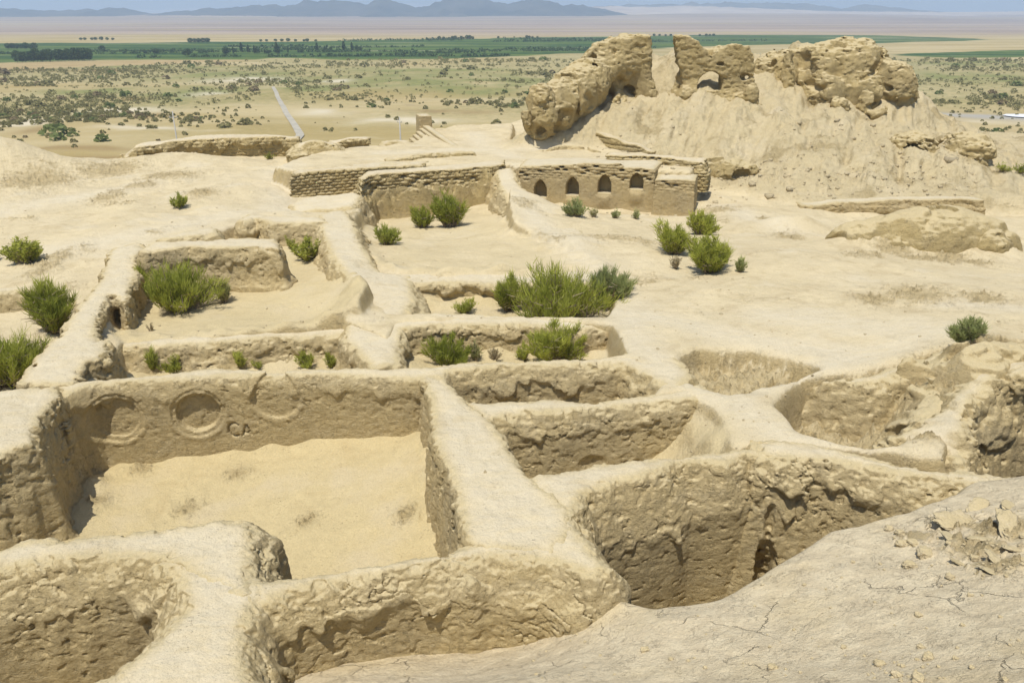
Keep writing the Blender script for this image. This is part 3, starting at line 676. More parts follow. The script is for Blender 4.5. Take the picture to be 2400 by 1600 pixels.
WALLS = [   # label, polygon in survey points, zb, voxel, options
 ('low broad clay wall between the bush pit and the empty pit behind the hollowed wall', [(940,864),(1029,853),(1206,844),(1342,837),(1444,831),(1505,815),(1580,830),(1625,880),(1590,915),(1530,893),(1458,853),(1410,852),(1206,856),(1063,867),(1000,885)], 0, -1.9, .038, dict(zf=-1.5, dz=.006)),
 ('mud wall with a small dark hollow at the foot of its cracked face', [(1060,917),(1100,934),(1237,935),(1288,930),(1370,938),(1410,935),(1546,918),(1640,896),(1690,930),(1614,937),(1478,949),(1308,963),(1182,972),(1130,985)], -.02, -2.3, .03, dict(zf=-1.95, dz=-.004, hollow=(1395,1083,.42,.3))),
 ('broad clay wall at the right end of the sandy hall, split by deep cracks', [(975,873),(1009,938),(1012,1040),(1050,1108),(1070,1176),(1080,1262),(1100,1290),(1300,1300),(1350,1240),(1338,1190),(1240,1108),(1165,1000),(1150,973),(1095,934),(1045,886)], 0, -2.9, .028, dict(zf=-2.25, dz=.012, runnel=.45, crust=.2, slope=.3, rough=.8)),
 ('front wall of the sandy hall with a worn pale top and dark cut face', [(585,1360),(640,1352),(800,1327),(1045,1284),(1086,1270),(1225,1226),(1340,1180),(1362,1240),(1425,1325),(1390,1345),(1300,1314),(1140,1304),(1018,1322),(919,1344),(800,1356),(714,1376),(635,1402),(590,1420)], 0, -2.6, .019, dict(zf=-1.75, dz=-.01, crust=.5, slope=.75, step=.03, batter=.08, rough=.75)),
 ('mud wall with a stubby broken end standing in the sandy hall, above the left pit', [(-400,1345),(0,1284),(34,1268),(112,1257),(136,1266),(258,1250),(340,1239),(459,1219),(510,1212),(578,1216),(600,1240),(588,1350),(600,1420),(450,1345),(380,1308),(340,1306),(240,1306),(85,1320),(0,1333),(-400,1402)], .02, -3.0, .021, dict(zf=-2.45, dz=.004, crust=.55, slope=.75, rough=.9, runnel=.1)),
 ('short wide clay wall running down between the two pits nearest the viewer', [(560,1290),(620,1370),(640,1400),(612,1408),(587,1440),(580,1475),(580,1545),(605,1640),(590,1700),(100,1750),(190,1600),(255,1575),(347,1512),(391,1470),(425,1423),(418,1355),(354,1312),(450,1300)], 0, -3.0, .021, dict(zf=-2.45, dz=-.006, crust=.55, slope=.8, runnel=.2, rough=.9)),
 ('clay wall with a narrow path on top and a tall face in the right pit', [(1230,1150),(1237,1108),(1342,1091),(1424,1076),(1530,1068),(1650,1054),(1700,1049),(1830,1040),(1850,1070),(1804,1072),(1753,1063),(1700,1081),(1600,1080),(1546,1103),(1444,1127),(1370,1156),(1342,1205)], 0, -4.3, .024, dict(zf=-4, dz=-.014, crust=.8, slope=.5, step=0, batter=.03, rough=.85, slot=(1806,1078))),
 ('rough sloping wall under the footpath at the far right of the deep right pit', [(1760,1025),(1900,1033),(2008,1058),(2178,1096),(2365,1110),(2420,1126),(2300,1133),(2178,1120),(2008,1087),(1870,1073),(1815,1071),(1780,1064)], .03, -4.0, .027, dict(zf=-3.9, crust=.45, slope=.8, batter=.22, rough=1.5, runnel=.3, dz=.006, talus=.1, slot=(1806,1078))),
 ('massive wall at the left end of the sandy hall, its shaded side over the floor', [(-700,960),(40,905),(130,905),(152,925),(128,945),(102,972),(88,1035),(0,1066),(-200,1124),(-700,1260)], .1, -2.7, .03, dict(zf=-2.2, dz=.016, crust=.3, slope=.25, batter=.08, rough=1.5, runnel=.45, lump=.12)),
 ('long broken wall with a pale top and crumbling dark gaps, left of the bushy room', [(35,899),(51,866),(105,805),(136,784),(150,760),(177,716),(228,658),(245,604),(262,580),(330,562),(347,585),(322,600),(326,640),(300,700),(290,712),(262,690),(236,745),(225,785),(262,800),(250,835),(205,850),(190,880),(160,900)], .05, -2.0, .042, dict(zf=-1.4, dz=.01, rough=2.4, runnel=.5, step=.1, crust=.25, slope=.35)),
 ('thick cracked mud wall with a rounded right end at the back of the bushy room', [(318,588),(357,565),(544,555),(646,558),(668,572),(655,582),(544,580),(442,578),(340,590)], .62, -1.1, .045, dict(zf=-.7, crust=.5, rough=1.5, slope=.25, step=.08)),
 ('low short mud wall ending in a dark corner behind the thick cracked wall', [(352,562),(420,544),(495,528),(512,534),(510,546),(430,556)], .15, -1.2, .05, dict(zf=-.7, rough=1.4)),
 ('mud wall with a crumbled upper edge behind the leafy bush', [(556,514),(580,499),(620,502),(690,505),(758,507),(770,522),(690,521),(640,523),(600,511),(570,521)], .1, -1.3, .05, dict(zf=-.75, rough=1.5, crust=.45)),
 ('winding ridge of clay with a footpath dividing the bushy room from the wide room', [(745,502,.05),(775,492,.05),(808,489,.05),(832,519,.02),(838,544,0),(860,592,-.05),(893,634,-.25),(962,645,-.34),(972,702,-.33),(950,745,-.3),(880,775,-.33),(800,760,-.4),(810,720,-.35),(822,680,-.2),(822,655,-.1),(783,612,0),(760,562,.02),(750,532,.05)], -.02, -1.5, .045, dict(zf=-.7, dz=.008, rough=1.3, slope=.6, batter=.3, runnel=.3)),
 ('undercut low bank of clay behind the largest green shrub', [(880,642),(1000,634),(1200,634),(1400,630),(1470,642),(1400,667),(1165,663),(1040,661),(912,667),(890,692)], -.36, -1.4, .042, dict(zf=-1.3, rough=1.3, crust=.25, step=.12, batter=-.06, talus=0)),
 ('low clay wall with a blocky cracked face in front of the largest green shrub', [(820,732),(900,729),(1070,732),(1223,739),(1410,744),(1440,765),(1360,771),(1223,759),(1036,761),(946,770),(936,850),(870,860),(800,792)], -.31, -1.5, .04, dict(zf=-1.2, rough=1.6, crust=.3, step=.1)),
 ('crumbling bank along the weedy strip behind the niche wall', [(270,802),(340,792),(510,782),(646,768),(800,757),(900,770),(930,800),(938,845),(900,838),(860,802),(800,783),(646,792),(510,804),(340,812),(285,813)], -.5, -1.6, .04, dict(zf=-1.3, rough=1.6, crust=.3, batter=.45, slope=.5)),
 ('rugged clay bank at the back of the deep pit on the right', [(1925,893,.02),(2000,880,.08),(2137,850,.28),(2232,805,.48),(2300,788,.5),(2330,800,.55),(2255,850,.5),(2160,866,.3),(2020,898,.1)], 0, -2.3, .045, dict(zf=-2, crust=.25, slope=.7, batter=.55, rough=2.6, runnel=.35, talus=0, wob=1.6)),
 ('rounded rugged ridge with a faint path between two pits on the right', [(2300,800,.6),(2285,850,.6),(2250,905,.5),(2180,965,.25),(2090,1020,.1),(2130,1040,.1),(2230,1068,.05),(2262,1083,.05),(2268,1000,.35),(2285,930,.55),(2335,882,.7),(2420,860,.8),(2420,800,.7)], 0, -2.5, .04, dict(zf=-2.2, crust=.3, slope=.7, batter=.35, rough=2.4, runnel=.45, talus=0, wob=1.5, shoulder=.2)),
 ('dark overhanging clay bank of the pit at the right picture edge', [(2330,886,.7),(2420,872,.8),(2750,885,.9),(2750,845,.9),(2420,835,.8)], 0, -2.7, .04, dict(zf=-2.4, crust=.35, slope=.5, batter=-.3, rough=3.4, runnel=.6, talus=0, wob=1.8, step=.3)),
 ('low blocky mud wall at the left edge beside the feathery shrub', [(-300,690),(0,672),(82,668),(80,676),(0,684),(-300,705)], -.33, -1.4, .05, dict(zf=-.95, rough=1.3)),
]
def hollow_cut(fr, u0, z0, ru, rd):
    o, e, n = fr
    def f(X, Y, Z):
        u = (X - o[0]) * e[0] + (Y - o[1]) * e[1] - u0; w = (X - o[0]) * n[0] + (Y - o[1]) * n[1]
        return (np.sqrt((u / ru) ** 2 + ((Z - z0) / (ru * .62)) ** 2 + (w / rd) ** 2) - 1) * .2
    return f
for label, pts, z, zb, h, kw in WALLS:
    hol = kw.pop('hollow', None)
    cuts = None
    slot = kw.pop('slot', None)
    if slot:
        sc_ = P(*slot, 0)
        cuts = [lambda X, Y, Z, c=sc_: np.hypot(X - c[0], (Y - c[1] + .45) * .6) - np.clip(.02 + .11 * (-Z - .5) + .16 * noise3(X * 3.2, Y * 3.2, Z * 1.6, 92) + .07 * noise3(X * 8, Y * 8, Z * 8, 94), -.1, .3)]
    if hol:
        fr = plane_frame((1182,972,0), (1478,949,0), .4)
        u0, z0 = on_face(fr, hol[0], hol[1] + 12)
        cuts = [hollow_cut(fr, u0, z0, hol[2], hol[3])]
    wall('mud_wall', label, 'wall', poly(pts, z), zb, h, cuts=cuts, **kw)

# ------------------------------------------------------------------ brick walls, arched wall and ruins farther back
ZW = PY(674, 460, 42.0)[2]
wall('brick_wall', 'ruined mud-brick wall with open joints, left behind the rounded clay slab', 'wall',
     poly([(676,408),(742,401),(808,396),(900,390),(990,386),(1010,378),(860,380),(760,388),(690,396)], .5), -1.5, .05, zf=-.8, crust=.08, slope=.1, step=0, batter=.06, rough=.8, talus=.1, wob=.5,
     mat=M_RUIN, brick=bricks(ACROSS, hb=.15, wb=.45, deep=.08))
wall('brick_wall', 'taller mud-brick wall over a smooth plastered base, behind the two tall dark shrubs', 'wall',
     poly([(845,424),(868,411),(930,405),(987,402),(1070,396),(1153,390),(1185,384),(1185,372),(1060,384),(960,392),(860,398),(838,414)], .45), -2.7, .05, zf=-1.9, crust=.9, slope=.1, step=-.25, batter=.12, rough=.7, talus=.12, wob=.5,
     mat=M_RUIN, brick=bricks(ACROSS, hb=.16, wb=.46, deep=.09, holes=.25, band=(.03, .85)))
wall('clay_slab', 'rounded clay slab sloping down in front of the ruined brick wall', 'clay slab',
     poly([(675,478,-.45),(700,462,-.35),(760,455,-.25),(838,450,-.1),(850,458,-.1),(830,482,-.2),(760,490,-.35),(690,497,-.5)]), -1.8, .05, zf=-1.0, shoulder=.3, crust=.5, slope=.5, rough=.8, batter=.2)
wall('mud_wall', 'narrow eroded wall end beside the arched wall, below the trodden ridge', 'wall',
     poly([(1158,396,.2),(1200,392,.2),(1226,440,-.25),(1266,488,-.75),(1320,508,-.82),(1430,595,-.55),(1385,605,-.52),(1300,562,-.6),(1240,532,-.65),(1195,480,-.5),(1172,440,-.2)]), -2.2, .05, zf=-1.0, rough=1.4, batter=.25, slope=.5, runnel=.3)

# --- the wall with four pointed niches
ARCH = [on_face(FRA, *q) for q in ((1266,463), (1341,458), (1416,453), (1491,444))]
ATOP = [on_face(FRA, *q) for q in ((1266,423), (1341,417), (1416,411), (1491,407))]
def arch_cut(k):
    o, e, n = FRA
    u0, z0 = ARCH[k]; zt = ATOP[k][1]
    H = zt - z0; W = .36
    def f(X, Y, Z):
        u = np.abs((X - o[0]) * e[0] + (Y - o[1]) * e[1] - u0); w = (X - o[0]) * n[0] + (Y - o[1]) * n[1]
        v = Z - z0
        zs = H * .42
        up = np.hypot(u + W * .75, np.maximum(v - zs, 0) * (W * 1.75 / (H - zs)) * .83) - W * 1.75
        d = np.maximum(np.where(v > zs, up, u - W), -v - .0)
        return np.maximum(np.maximum(d, w - 1.0), -w - 2.1)
    return f
def sill_relief(x, y, z, dd):
    o, e, n = FRA
    u = (x - o[0]) * e[0] + (y - o[1]) * e[1]; w = (x - o[0]) * n[0] + (y - o[1]) * n[1]
    r = 0
    for k in range(4):
        u0, z0 = ARCH[k]
        r = r - .16 * np.exp(-((u - u0) / .33) ** 4) * sstep(-.75, -.1, z - z0 + .25) * sstep(.0, -.25, z - z0) * (w > -.4)
    return r
o_, e_, n_ = FRA
LU = on_face(FRA, 1533, 470)[0]
zA = on_face(FRA, 1240, 392)[1]
tA = [on_face(FRA, *q) for q in ((1215,392), (1235,389), (1300,386), (1400,383), (1452,381), (1464,394), (1536,397))]
pgA = np.array([(*fw(u, 0), z) for u, z in tA] + [(*fw(LU + .1, -2.8), tA[-1][1] + .05), (*fw(4.0, -2.8), zA + .2), (*fw(-1.0, -2.8), zA)])
aw = wall('arched_wall', 'mud wall with a row of four pointed arched niches below the mound', 'wall', pgA, -2.4, .045, zf=-1.75, crust=.1, slope=.1, step=0, batter=.03, rough=.45, wob=.25, talus=.06,
     mat=M_PLASTER, brick=bricks(e_, hb=.13, wb=.40, deep=.05, holes=.3, band=(.03, .75)), cuts=[arch_cut(k) for k in range(4)], facing=sill_relief)
pgB = np.array([(*fw(LU, .38), zA - .2), (*fw(LU + 2.05, .38), zA - .15), (*fw(LU + 2.05, -1.2), zA - .1), (*fw(LU, -1.2), zA - .1)])
wall('wall_block', 'square plastered block projecting at the right end of the arched wall', 'wall', pgB, -2.4, .045, zf=-1.8, crust=.1, slope=.06, step=0, batter=.02, rough=.4, wob=.15, talus=.05, shoulder=.06,
     mat=M_PLASTER, brick=bricks(e_, hb=.13, wb=.40, deep=.04, holes=.3, band=(.03, .6)))
pgC = np.array([(*fw(3.6, -2.3), zA + .45), (*fw(6.2, -2.3), zA + .5), (*fw(LU + 2.3, -2.0), zA + .35), (*fw(LU + 2.4, -3.2), zA + .45), (*fw(3.6, -3.3), zA + .5)])
wall('brick_wall', 'low course of broken bricks above and behind the arched wall', 'wall', pgC, -.8, .05, zf=.2, crust=.08, slope=.1, step=0, batter=.04, rough=.9, mat=M_RUIN, wob=.6, brick=bricks(e_, hb=.14, wb=.4, deep=.08, holes=.2))

# --- rampart remains along the rear edge
wall('ruined_rampart', 'long crumbling brick rampart along the far edge of the terrace', 'wall',
     np.array([(*PY(292,392,48.5)[:2], .0), (*PY(340,362,49.5)[:2], .55), (*PY(420,352,50.5)[:2], .7), (*PY(520,350,51.3)[:2], .75), (*PY(640,346,52)[:2], .75), (*PY(702,343,52.3)[:2], .6), (*PY(706,337,54)[:2], .5), (*PY(500,340,53.5)[:2], .7), (*PY(340,354,51.5)[:2], .5), (*PY(285,380,50)[:2], 0)]),
     -1.5, .065, zf=-.6, crust=.5, slope=.35, step=.25, batter=-.08, rough=2.2, talus=0, mat=M_RUIN, wob=1.3, brick=bricks(ACROSS, hb=.2, wb=.5, deep=.06))
wall('ruined_rampart', 'short stub of brick rampart at the far edge, left of the stepped ramp wall', 'wall',
     np.array([(*PY(770,356,52.5)[:2], .2), (*PY(835,348,53)[:2], .5), (*PY(868,344,53.2)[:2], .45), (*PY(868,338,54.5)[:2], .4), (*PY(770,348,54.5)[:2], .2)]),
     -1.5, .065, zf=-.6, crust=.3, slope=.3, step=.2, rough=2.0, mat=M_RUIN, wob=1.2, brick=bricks(ACROSS, hb=.2, wb=.5, deep=.06))
wall('rubble_ridge', 'small dark ridge of rubble just left of the stepped ramp wall', 'rubble ridge',
     np.array([(*PY(893,345,53.5)[:2], -.1), (*PY(925,338,54)[:2], .2), (*PY(960,336,54.2)[:2], .1), (*PY(960,332,55.4)[:2], .1), (*PY(895,336,55.5)[:2], 0)]),
     -1.5, .065, zf=-.6, crust=.2, slope=.8, step=.0, rough=2.4, mat=M_RUIN, wob=1.2)
wall('rubble_ridge', 'pale crumbled lump of old wall in front of the rampart stub', 'rubble ridge',
     np.array([(*PY(695,372,48.5)[:2], .6), (*PY(740,362,49)[:2], .95), (*PY(790,366,49)[:2], .7), (*PY(790,360,50.5)[:2], .6), (*PY(700,360,50.5)[:2], .6)]),
     -.6, .06, zf=.2, crust=.4, slope=.9, step=.0, rough=2.2, mat=M_RUIN, wob=1.4)
wall('mud_wall', 'thin line of crumbled brick on the pale plateau behind the brick walls', 'wall',
     np.array([(*P(905,378,.5), .6), (*P(1000,370,.45), .68), (*P(1110,364,.4), .6), (*P(1110,361,.4), .6), (*P(1000,366,.45), .68), (*P(905,373,.5), .6)]),
     -.2, .05, zf=.3, crust=.1, slope=.8, step=0, rough=1.8, mat=M_RUIN, brick=bricks(ACROSS, hb=.15, wb=.4, deep=.05))

# --- parapet of the ramp with its stepped brick side
A0 = np.array(P(1078, 350, 0.)); A1 = np.array(P(992, 291, 0.))
ue = (A1 - A0) / np.linalg.norm(A1 - A0); un = np.array([-ue[1], ue[0]])
if un[0] > 0: un = -un
LEN = np.linalg.norm(A1 - A0)
def ramp_parts():
    root = empty('ramp_wall', (*A0, -1.0), 'grey plastered ramp wall with stepped brick courses and a stub at its far end', 'wall', None)
    pts = [A0 - un * .3, A0 + un * .25, A0 + ue * LEN + un * .25, A0 + ue * LEN - un * .3]
    def rel(o): return o
    def part(name, pg, zb, h, **kw):
        o = wall(name, None, None, pg, zb, h, **kw); del o['kind']
        loc = o.location - root.location; o.parent = root; o.location = loc
    part('parapet', np.array([(*p, 0.02) for p in pts]), -3.2, .055, crust=.05, slope=.02, step=0, batter=.02, rough=.25, wob=.1, talus=0, shoulder=.05, mat=M_PLASTER, topn=.4)
    q = [A0 + ue * (LEN - 1.0) - un * .5, A0 + ue * (LEN - 1.0) + un * .45, A0 + ue * (LEN + .6) + un * .45, A0 + ue * (LEN + .6) - un * .5]
    part('end_stub', np.array([(*p, .72) for p in q]), -1.5, .055, crust=.05, slope=.02, step=0, batter=.02, rough=.4, wob=.2, talus=0, shoulder=.06, mat=M_PLASTER, topn=.4)
    for i in range(8):
        z = -.16 - .2 * i
        s0 = .2 + i * .35; s1 = LEN - .8 - i * .25
        w0, w1 = .22 + .30 * i, .22 + .30 * (i + 1)
        st = [A0 + ue * s0 + un * (w0 - .25), A0 + ue * s0 + un * w1, A0 + ue * s1 + un * w1, A0 + ue * s1 + un * (w0 - .25)]
        part('brick_step', np.array([(*p, z) for p in st]), -3.0, .055, crust=.03, slope=.0, step=0, batter=.0, rough=.35, wob=.12, talus=0, shoulder=.04, mat=M_PLASTER, topn=.3, brick=bricks(ue, hb=.2, wb=.36, deep=.05))
ramp_parts()

# --- the brick retaining wall at the foot of the mound, and the long one at the right
def ray_pg(pts):
    return np.array([PY(*q) for q in pts])
wall('brick_wall', 'dark low retaining wall of upright bricks slanting down the foot of the mound', 'wall',
     ray_pg([(1396,311,52.5),(1430,322,51.4),(1480,338,50.2),(1534,356,49.2),(1540,352,50.2),(1480,332,51.5),(1402,306,53.8)]), -1.0, .05, zf=-.3, crust=.05, slope=.05, step=0, batter=.04, rough=.8, talus=0, shoulder=.06, mat=M_RUIN, wob=.3, topn=.3,
     brick=bricks(np.array([.75,-.66]), hb=.34, wb=.17, deep=.08))
wall('mud_wall', 'low curved remnant of a wall on the flat below the dark retaining wall', 'wall',
     np.array([(*P(1258,356,.2), .28), (*P(1330,348,.2), .4), (*P(1380,350,.2), .42), (*P(1405,360,.1), .3), (*P(1390,354,.15), .3), (*P(1330,344,.2), .4)]), -.4, .05, zf=.05, crust=.12, slope=.3, step=.05, rough=1.2)
RW = ray_pg([(1880,481,41.2),(1998,473,41.3),(2130,468,41.2),(2250,466,41.0),(2312,470,40.8)])
RWb = RW[::-1].copy(); RWb[:, 1] += .95
def undercut(X, Y, Z):
    c = PY(2094, 514, 40.6)
    dx = (X - c[0] - .18 * (Z - c[2]) * 3) / 1.0
    return (np.sqrt(dx ** 2 + ((Z - c[2] - .06 * (X - c[0])) / .20) ** 2 + ((Y - c[1]) / .9) ** 2) - 1) * .25
wall('retaining_wall', 'long smooth clay retaining wall with a dark gap beneath, at the foot of the mound', 'wall', np.r_[RW, RWb], -2.3, .045, zf=-1.3, crust=.15, slope=.12, step=.02, batter=.03, rough=1.2, wob=.9, talus=.1, shoulder=.08,
     mat=M_PLASTER, topn=.8, cuts=[undercut], brick=bricks(np.array([1.0, 0.0]), hb=.42, wb=.95, deep=.03))

# ------------------------------------------------------------------ ruins on the mound, as carved lumps
def lump(name, label, cat, fn, lo, hi, h, amp=1.0, lay=1.0, mat=None, sd=0, holes=None):
    def f(X, Y, za):
        Z = np.broadcast_to(za[None, None, :], X.shape + (len(za),))
        X3 = np.broadcast_to(X[:, :, None], Z.shape); Y3 = np.broadcast_to(Y[:, :, None], Z.shape)
        D = fn(X3, Y3, Z).astype(np.float32)
        D = D.copy()
        b = np.abs(D) < .7; x, y, z = X3[b], Y3[b], Z[b]
        bl = noise3(np.floor(x / .46 + .5 * (np.floor(z / .2) % 2)) * 5.3 + .4, np.floor(y / .46) * 7.1 + .3, np.floor(z / .2) * 3.7 + .6, 87 + sd)
        D[b] += amp * lay * .07 * bl + amp * (.26 * noise3(x * .8, y * .8, z * .9, 81 + sd) + .12 * noise3(x * 2.0, y * 2.0, z * 3.2, 82 + sd) + .10 * noise3(x * 4.2, y * 4.2, z * 7.5, 83 + sd) + .30 * np.maximum(noise3(x * 2.6, y * 2.6, z * 5.5, 84 + sd) - .12, 0)
                       + .06 * lay * noise3(x * 1.1, y * 1.1, z * 6, 85) + .55 * sstep(.16, .02, np.abs(noise3(x * .62, y * .62, z * .16, 88 + sd))) * sstep(-.05, .2, noise3(x * .5, y * .5, z * .3, 89 + sd)) + .6 * sstep(.20, .34, noise3(x * .85, y * .85, z * 1.1, 90 + sd)) + .10 * np.abs(noise3(x * 3.3, y * 3.3, z * 3.3, 91)) + .3 * np.maximum(noise3(x * 5, y * 5, z * 7, 86 + sd) - .16, 0))
        if holes is not None: D = np.maximum(D, -(holes(X3, Y3, Z) + .10 * noise3(X3 * 2.5, Y3 * 2.5, Z * 2.5, 93)))
        return D
    return sd_solid(name, (np.array(lo, float), np.array(hi, float)), h, f, mat or M_RUIN, label, cat)
def ell(X, Y, Z, c, r):
    k = np.sqrt(((X - c[0]) / r[0]) ** 2 + ((Y - c[1]) / r[1]) ** 2 + ((Z - c[2]) / r[2]) ** 2)
    return (k - 1) * min(r)
def capsule(X, Y, Z, a, b, ra, rb):
    a = np.array(a); b = np.array(b); e = b - a
    t = np.clip(((X - a[0]) * e[0] + (Y - a[1]) * e[1] + (Z - a[2]) * e[2]) / e.dot(e), 0, 1)
    return np.sqrt((X - a[0] - e[0] * t) ** 2 + (Y - a[1] - e[1] * t) ** 2 + (Z - a[2] - e[2] * t) ** 2) - (ra + (rb - ra) * t)
# outline in the frontal plane at forward distance fy, thickened
def slab_fn(pts, fy0, thick, fyslope=0.0, k=.25):
    w = np.array([PY(x, y, fy0) for x, y in pts])
    pg = w[:, [0, 2]]
    def fn(X, Y, Z):
        d2 = sdpoly(X, Z, pg)
        yc = fy0 + fyslope * (X - pg[:, 0].mean())
        return smax(d2, np.abs(Y - yc - thick * .5) - thick * .5, k)
    lo = (pg[:, 0].min() - .6, fy0 - .8 - abs(fyslope) * 5, pg[:, 1].min() - .5); hi = (pg[:, 0].max() + .6, fy0 + thick + .8 + abs(fyslope) * 5, pg[:, 1].max() + .6)
    return fn, lo, hi

# left tower: a big sloping mass with a sheer right end and a heavy bulge at its lower left
a = PY(1290, 262, 52.8); b = PY(1370, 200, 55.8); c = PY(1440, 160, 58.0)
up_fn, ulo, uhi = slab_fn([(1345,250),(1350,178),(1372,137),(1402,106),(1446,90),(1500,82),(1531,82),(1531,215),(1480,226),(1420,224)], 57.0, 3.4, 0, .3)
def tower_fn(X, Y, Z):
    d = capsule(X, Y, Z, a, b, 1.55, 1.7)
    d = np.minimum(d, ell(X, Y, Z, PY(1268, 262, 52.2), (1.25, 1.5, 1.75)))
    d = smin(d, up_fn(X, Y, Z), .7)
    d = smin(d, capsule(X, Y, Z, PY(1385, 190, 56.5), PY(1460, 135, 58.5), 1.2, 1.5), .5)
    d = smin(d, capsule(X, Y, Z, PY(1420, 250, 57.0), PY(1520, 240, 57.6), .8, .9), .8)
    u = PY(1245, 330, 51.0)
    d = np.maximum(d, -ell(X, Y, Z, (u[0] - .2, u[1] - .4, u[2] + .1), (1.8, 1.3, .9)))
    return d
lump('ruined_tower', 'largest ruined tower on the left of the mound, with a bulging lower end', 'ruined tower', tower_fn, (-.6, 49.6, -1.0), (11.2, 62.5, 7.6), .07, amp=.85)
fn, lo, hi = slab_fn([(1584,84),(1600,82),(1618,86),(1637,99),(1643,112),(1680,116),(1697,109),(1725,103),(1753,110),(1765,134),(1770,187),(1777,215),(1774,240),(1738,240),(1705,222),(1654,216),(1618,220),(1596,200),(1590,140)], 56.6, 1.5, -.12, .12)
hfn, _, _ = slab_fn([(1646,217),(1650,198),(1662,180),(1676,172),(1692,171),(1706,183),(1709,202),(1704,218)], 55.0, 5.0, -.12, .02)
fn0 = fn
def fn(X, Y, Z):
    d = fn0(X, Y, Z)
    d = smin(d, ell(X, Y, Z, PY(1608, 226, 57.2), (1.5, 1.0, .7)), .7)
    return smin(d, ell(X, Y, Z, PY(1748, 246, 56.6), (1.6, 1.0, .8)), .7)
lump('ruined_wall', 'standing fragment of ruined wall pierced by a low arched opening on the mound', 'ruined wall', fn, lo, hi, .065, amp=.72, sd=3, holes=hfn)
def bluff_fn(X, Y, Z):
    d = ell(X, Y, Z, PY(1990, 175, 60.5), (3.0, 2.4, 2.5))
    d = smin(d, ell(X, Y, Z, PY(1930, 165, 60.5), (2.0, 2.2, 2.0)), .5)
    d = smin(d, ell(X, Y, Z, PY(2085, 205, 59.0), (1.7, 1.7, 1.9)), .35)
    d = smin(d, capsule(X, Y, Z, PY(1925, 170, 59.3), PY(1965, 248, 56.6), .75, .8), .3)
    d = smin(d, capsule(X, Y, Z, PY(2010, 190, 58.6), PY(2055, 262, 56.4), .65, .6), .3)
    d = smin(d, ell(X, Y, Z, PY(1985, 245, 60.0), (4.6, 2.7, 2.3)), 1.1)
    d = smin(d, ell(X, Y, Z, PY(1830, 190, 61.5), (2.6, 1.9, 2.2)), 1.0)
    d = np.maximum(d, -capsule(X, Y, Z, PY(1968, 140, 57.6), PY(2005, 250, 56.0), .5, .35))
    d = np.maximum(d, -ell(X, Y, Z, PY(2095, 246, 57.0), (1.6, .8, .5)))
    return d
bc = PY(2000, 185, 60)
lump('ruined_bluff', 'bulky eroded tower stump on the right of the mound, cut by a dark cleft', 'ruined tower', bluff_fn, (bc[0] - 8.4, 54.5, -.5), (bc[0] + 6.6, 64, 7.4), .075, amp=1.0, sd=7)
def small(name, label, px, py, fy, r, amp=.7, sd=0, h=.07, cat='outcrop'):
    c_ = PY(px, py, fy)
    lump(name, label, cat, lambda X, Y, Z: ell(X, Y, Z, c_, r), (c_[0] - r[0] - .6, c_[1] - r[1] - .6, c_[2] - r[2] - .5), (c_[0] + r[0] + .6, c_[1] + r[1] + .6, c_[2] + r[2] + .5), h, amp, sd=sd)
small('brick_outcrop', 'crumbling brick outcrop low on the right flank of the mound, the inner one of two', 2138, 356, 49.9, (1.45, 2.0, 1.25), sd=11, amp=1.0)
small('brick_outcrop', 'larger brick outcrop with a deep dark band at the outer right edge of the mound', 2262, 358, 49.0, (1.6, 2.1, 1.3), sd=12, amp=1.1)
small('brick_outcrop', 'knob of brickwork clinging below the right foot of the pierced wall', 1760, 222, 56.0, (.55, .6, .8), sd=13, amp=.55)
small('brick_outcrop', 'narrow rib of eroded brick left of the cleft stump on the mound', 1845, 190, 59.6, (.55, .9, 1.9), sd=14, amp=.6)
small('clay_ledge', 'overhanging ledge of clay at the foot of the mound, right of the arched wall', 1690, 398, 46.8, (2.2, 1.2, .75), sd=15, amp=.6, cat='ledge')
small('clay_crag', 'rounded clay crag at the right end of the low hump under the retaining wall', 2302, 582, 30.4, (1.0, 1.1, .95), sd=16, amp=.7, h=.05, cat='crag')

# --- rugged banks and hollows at the right edge
def bank_fn(X, Y, Z):
    d = ell(X, Y, Z, (10.9, 16.9, -.1), (2.1, 1.15, 1.15))
    d = smin(d, ell(X, Y, Z, (13.4, 16.7, .0), (2.2, 1.3, 1.2)), .4)
    d = smin(d, capsule(X, Y, Z, (10.5, 16.3, -.4), (8.35, 14.75, -.85), 1.0, .8), .4)
    d = np.maximum(d, -ell(X, Y, Z, (12.6, 15.0, -.75), (1.5, .85, .75)))
    return d
def bank_low(X, Y, Z): return bank_fn(X, Y, Z)
lump('clay_bank', 'bulky cracked earth bank with dark hollows rising at the right edge', 'bank', bank_low, (7.0, 13.2, -2.6), (16.4, 18.6, 1.9), .045, amp=.55, sd=21, mat=M_WALL)

def hump_fn(X, Y, Z):
    d = ell(X, Y, Z, (17.1, 31.4, -.65), (2.6, 1.9, 1.6))
    d = smin(d, ell(X, Y, Z, (14.7, 31.6, -.75), (2.0, 1.3, 1.1)), .7)
    return smin(d, ell(X, Y, Z, (18.9, 30.9, -.7), (1.2, 1.1, 1.1)), .35)
lump('clay_hump', 'large slumped hump of old clay with rough patches in front of the retaining wall', 'hump', hump_fn, (12.0, 28.6, -2.2), (21.2, 34.0, 1.6), .055, amp=.32, sd=31)

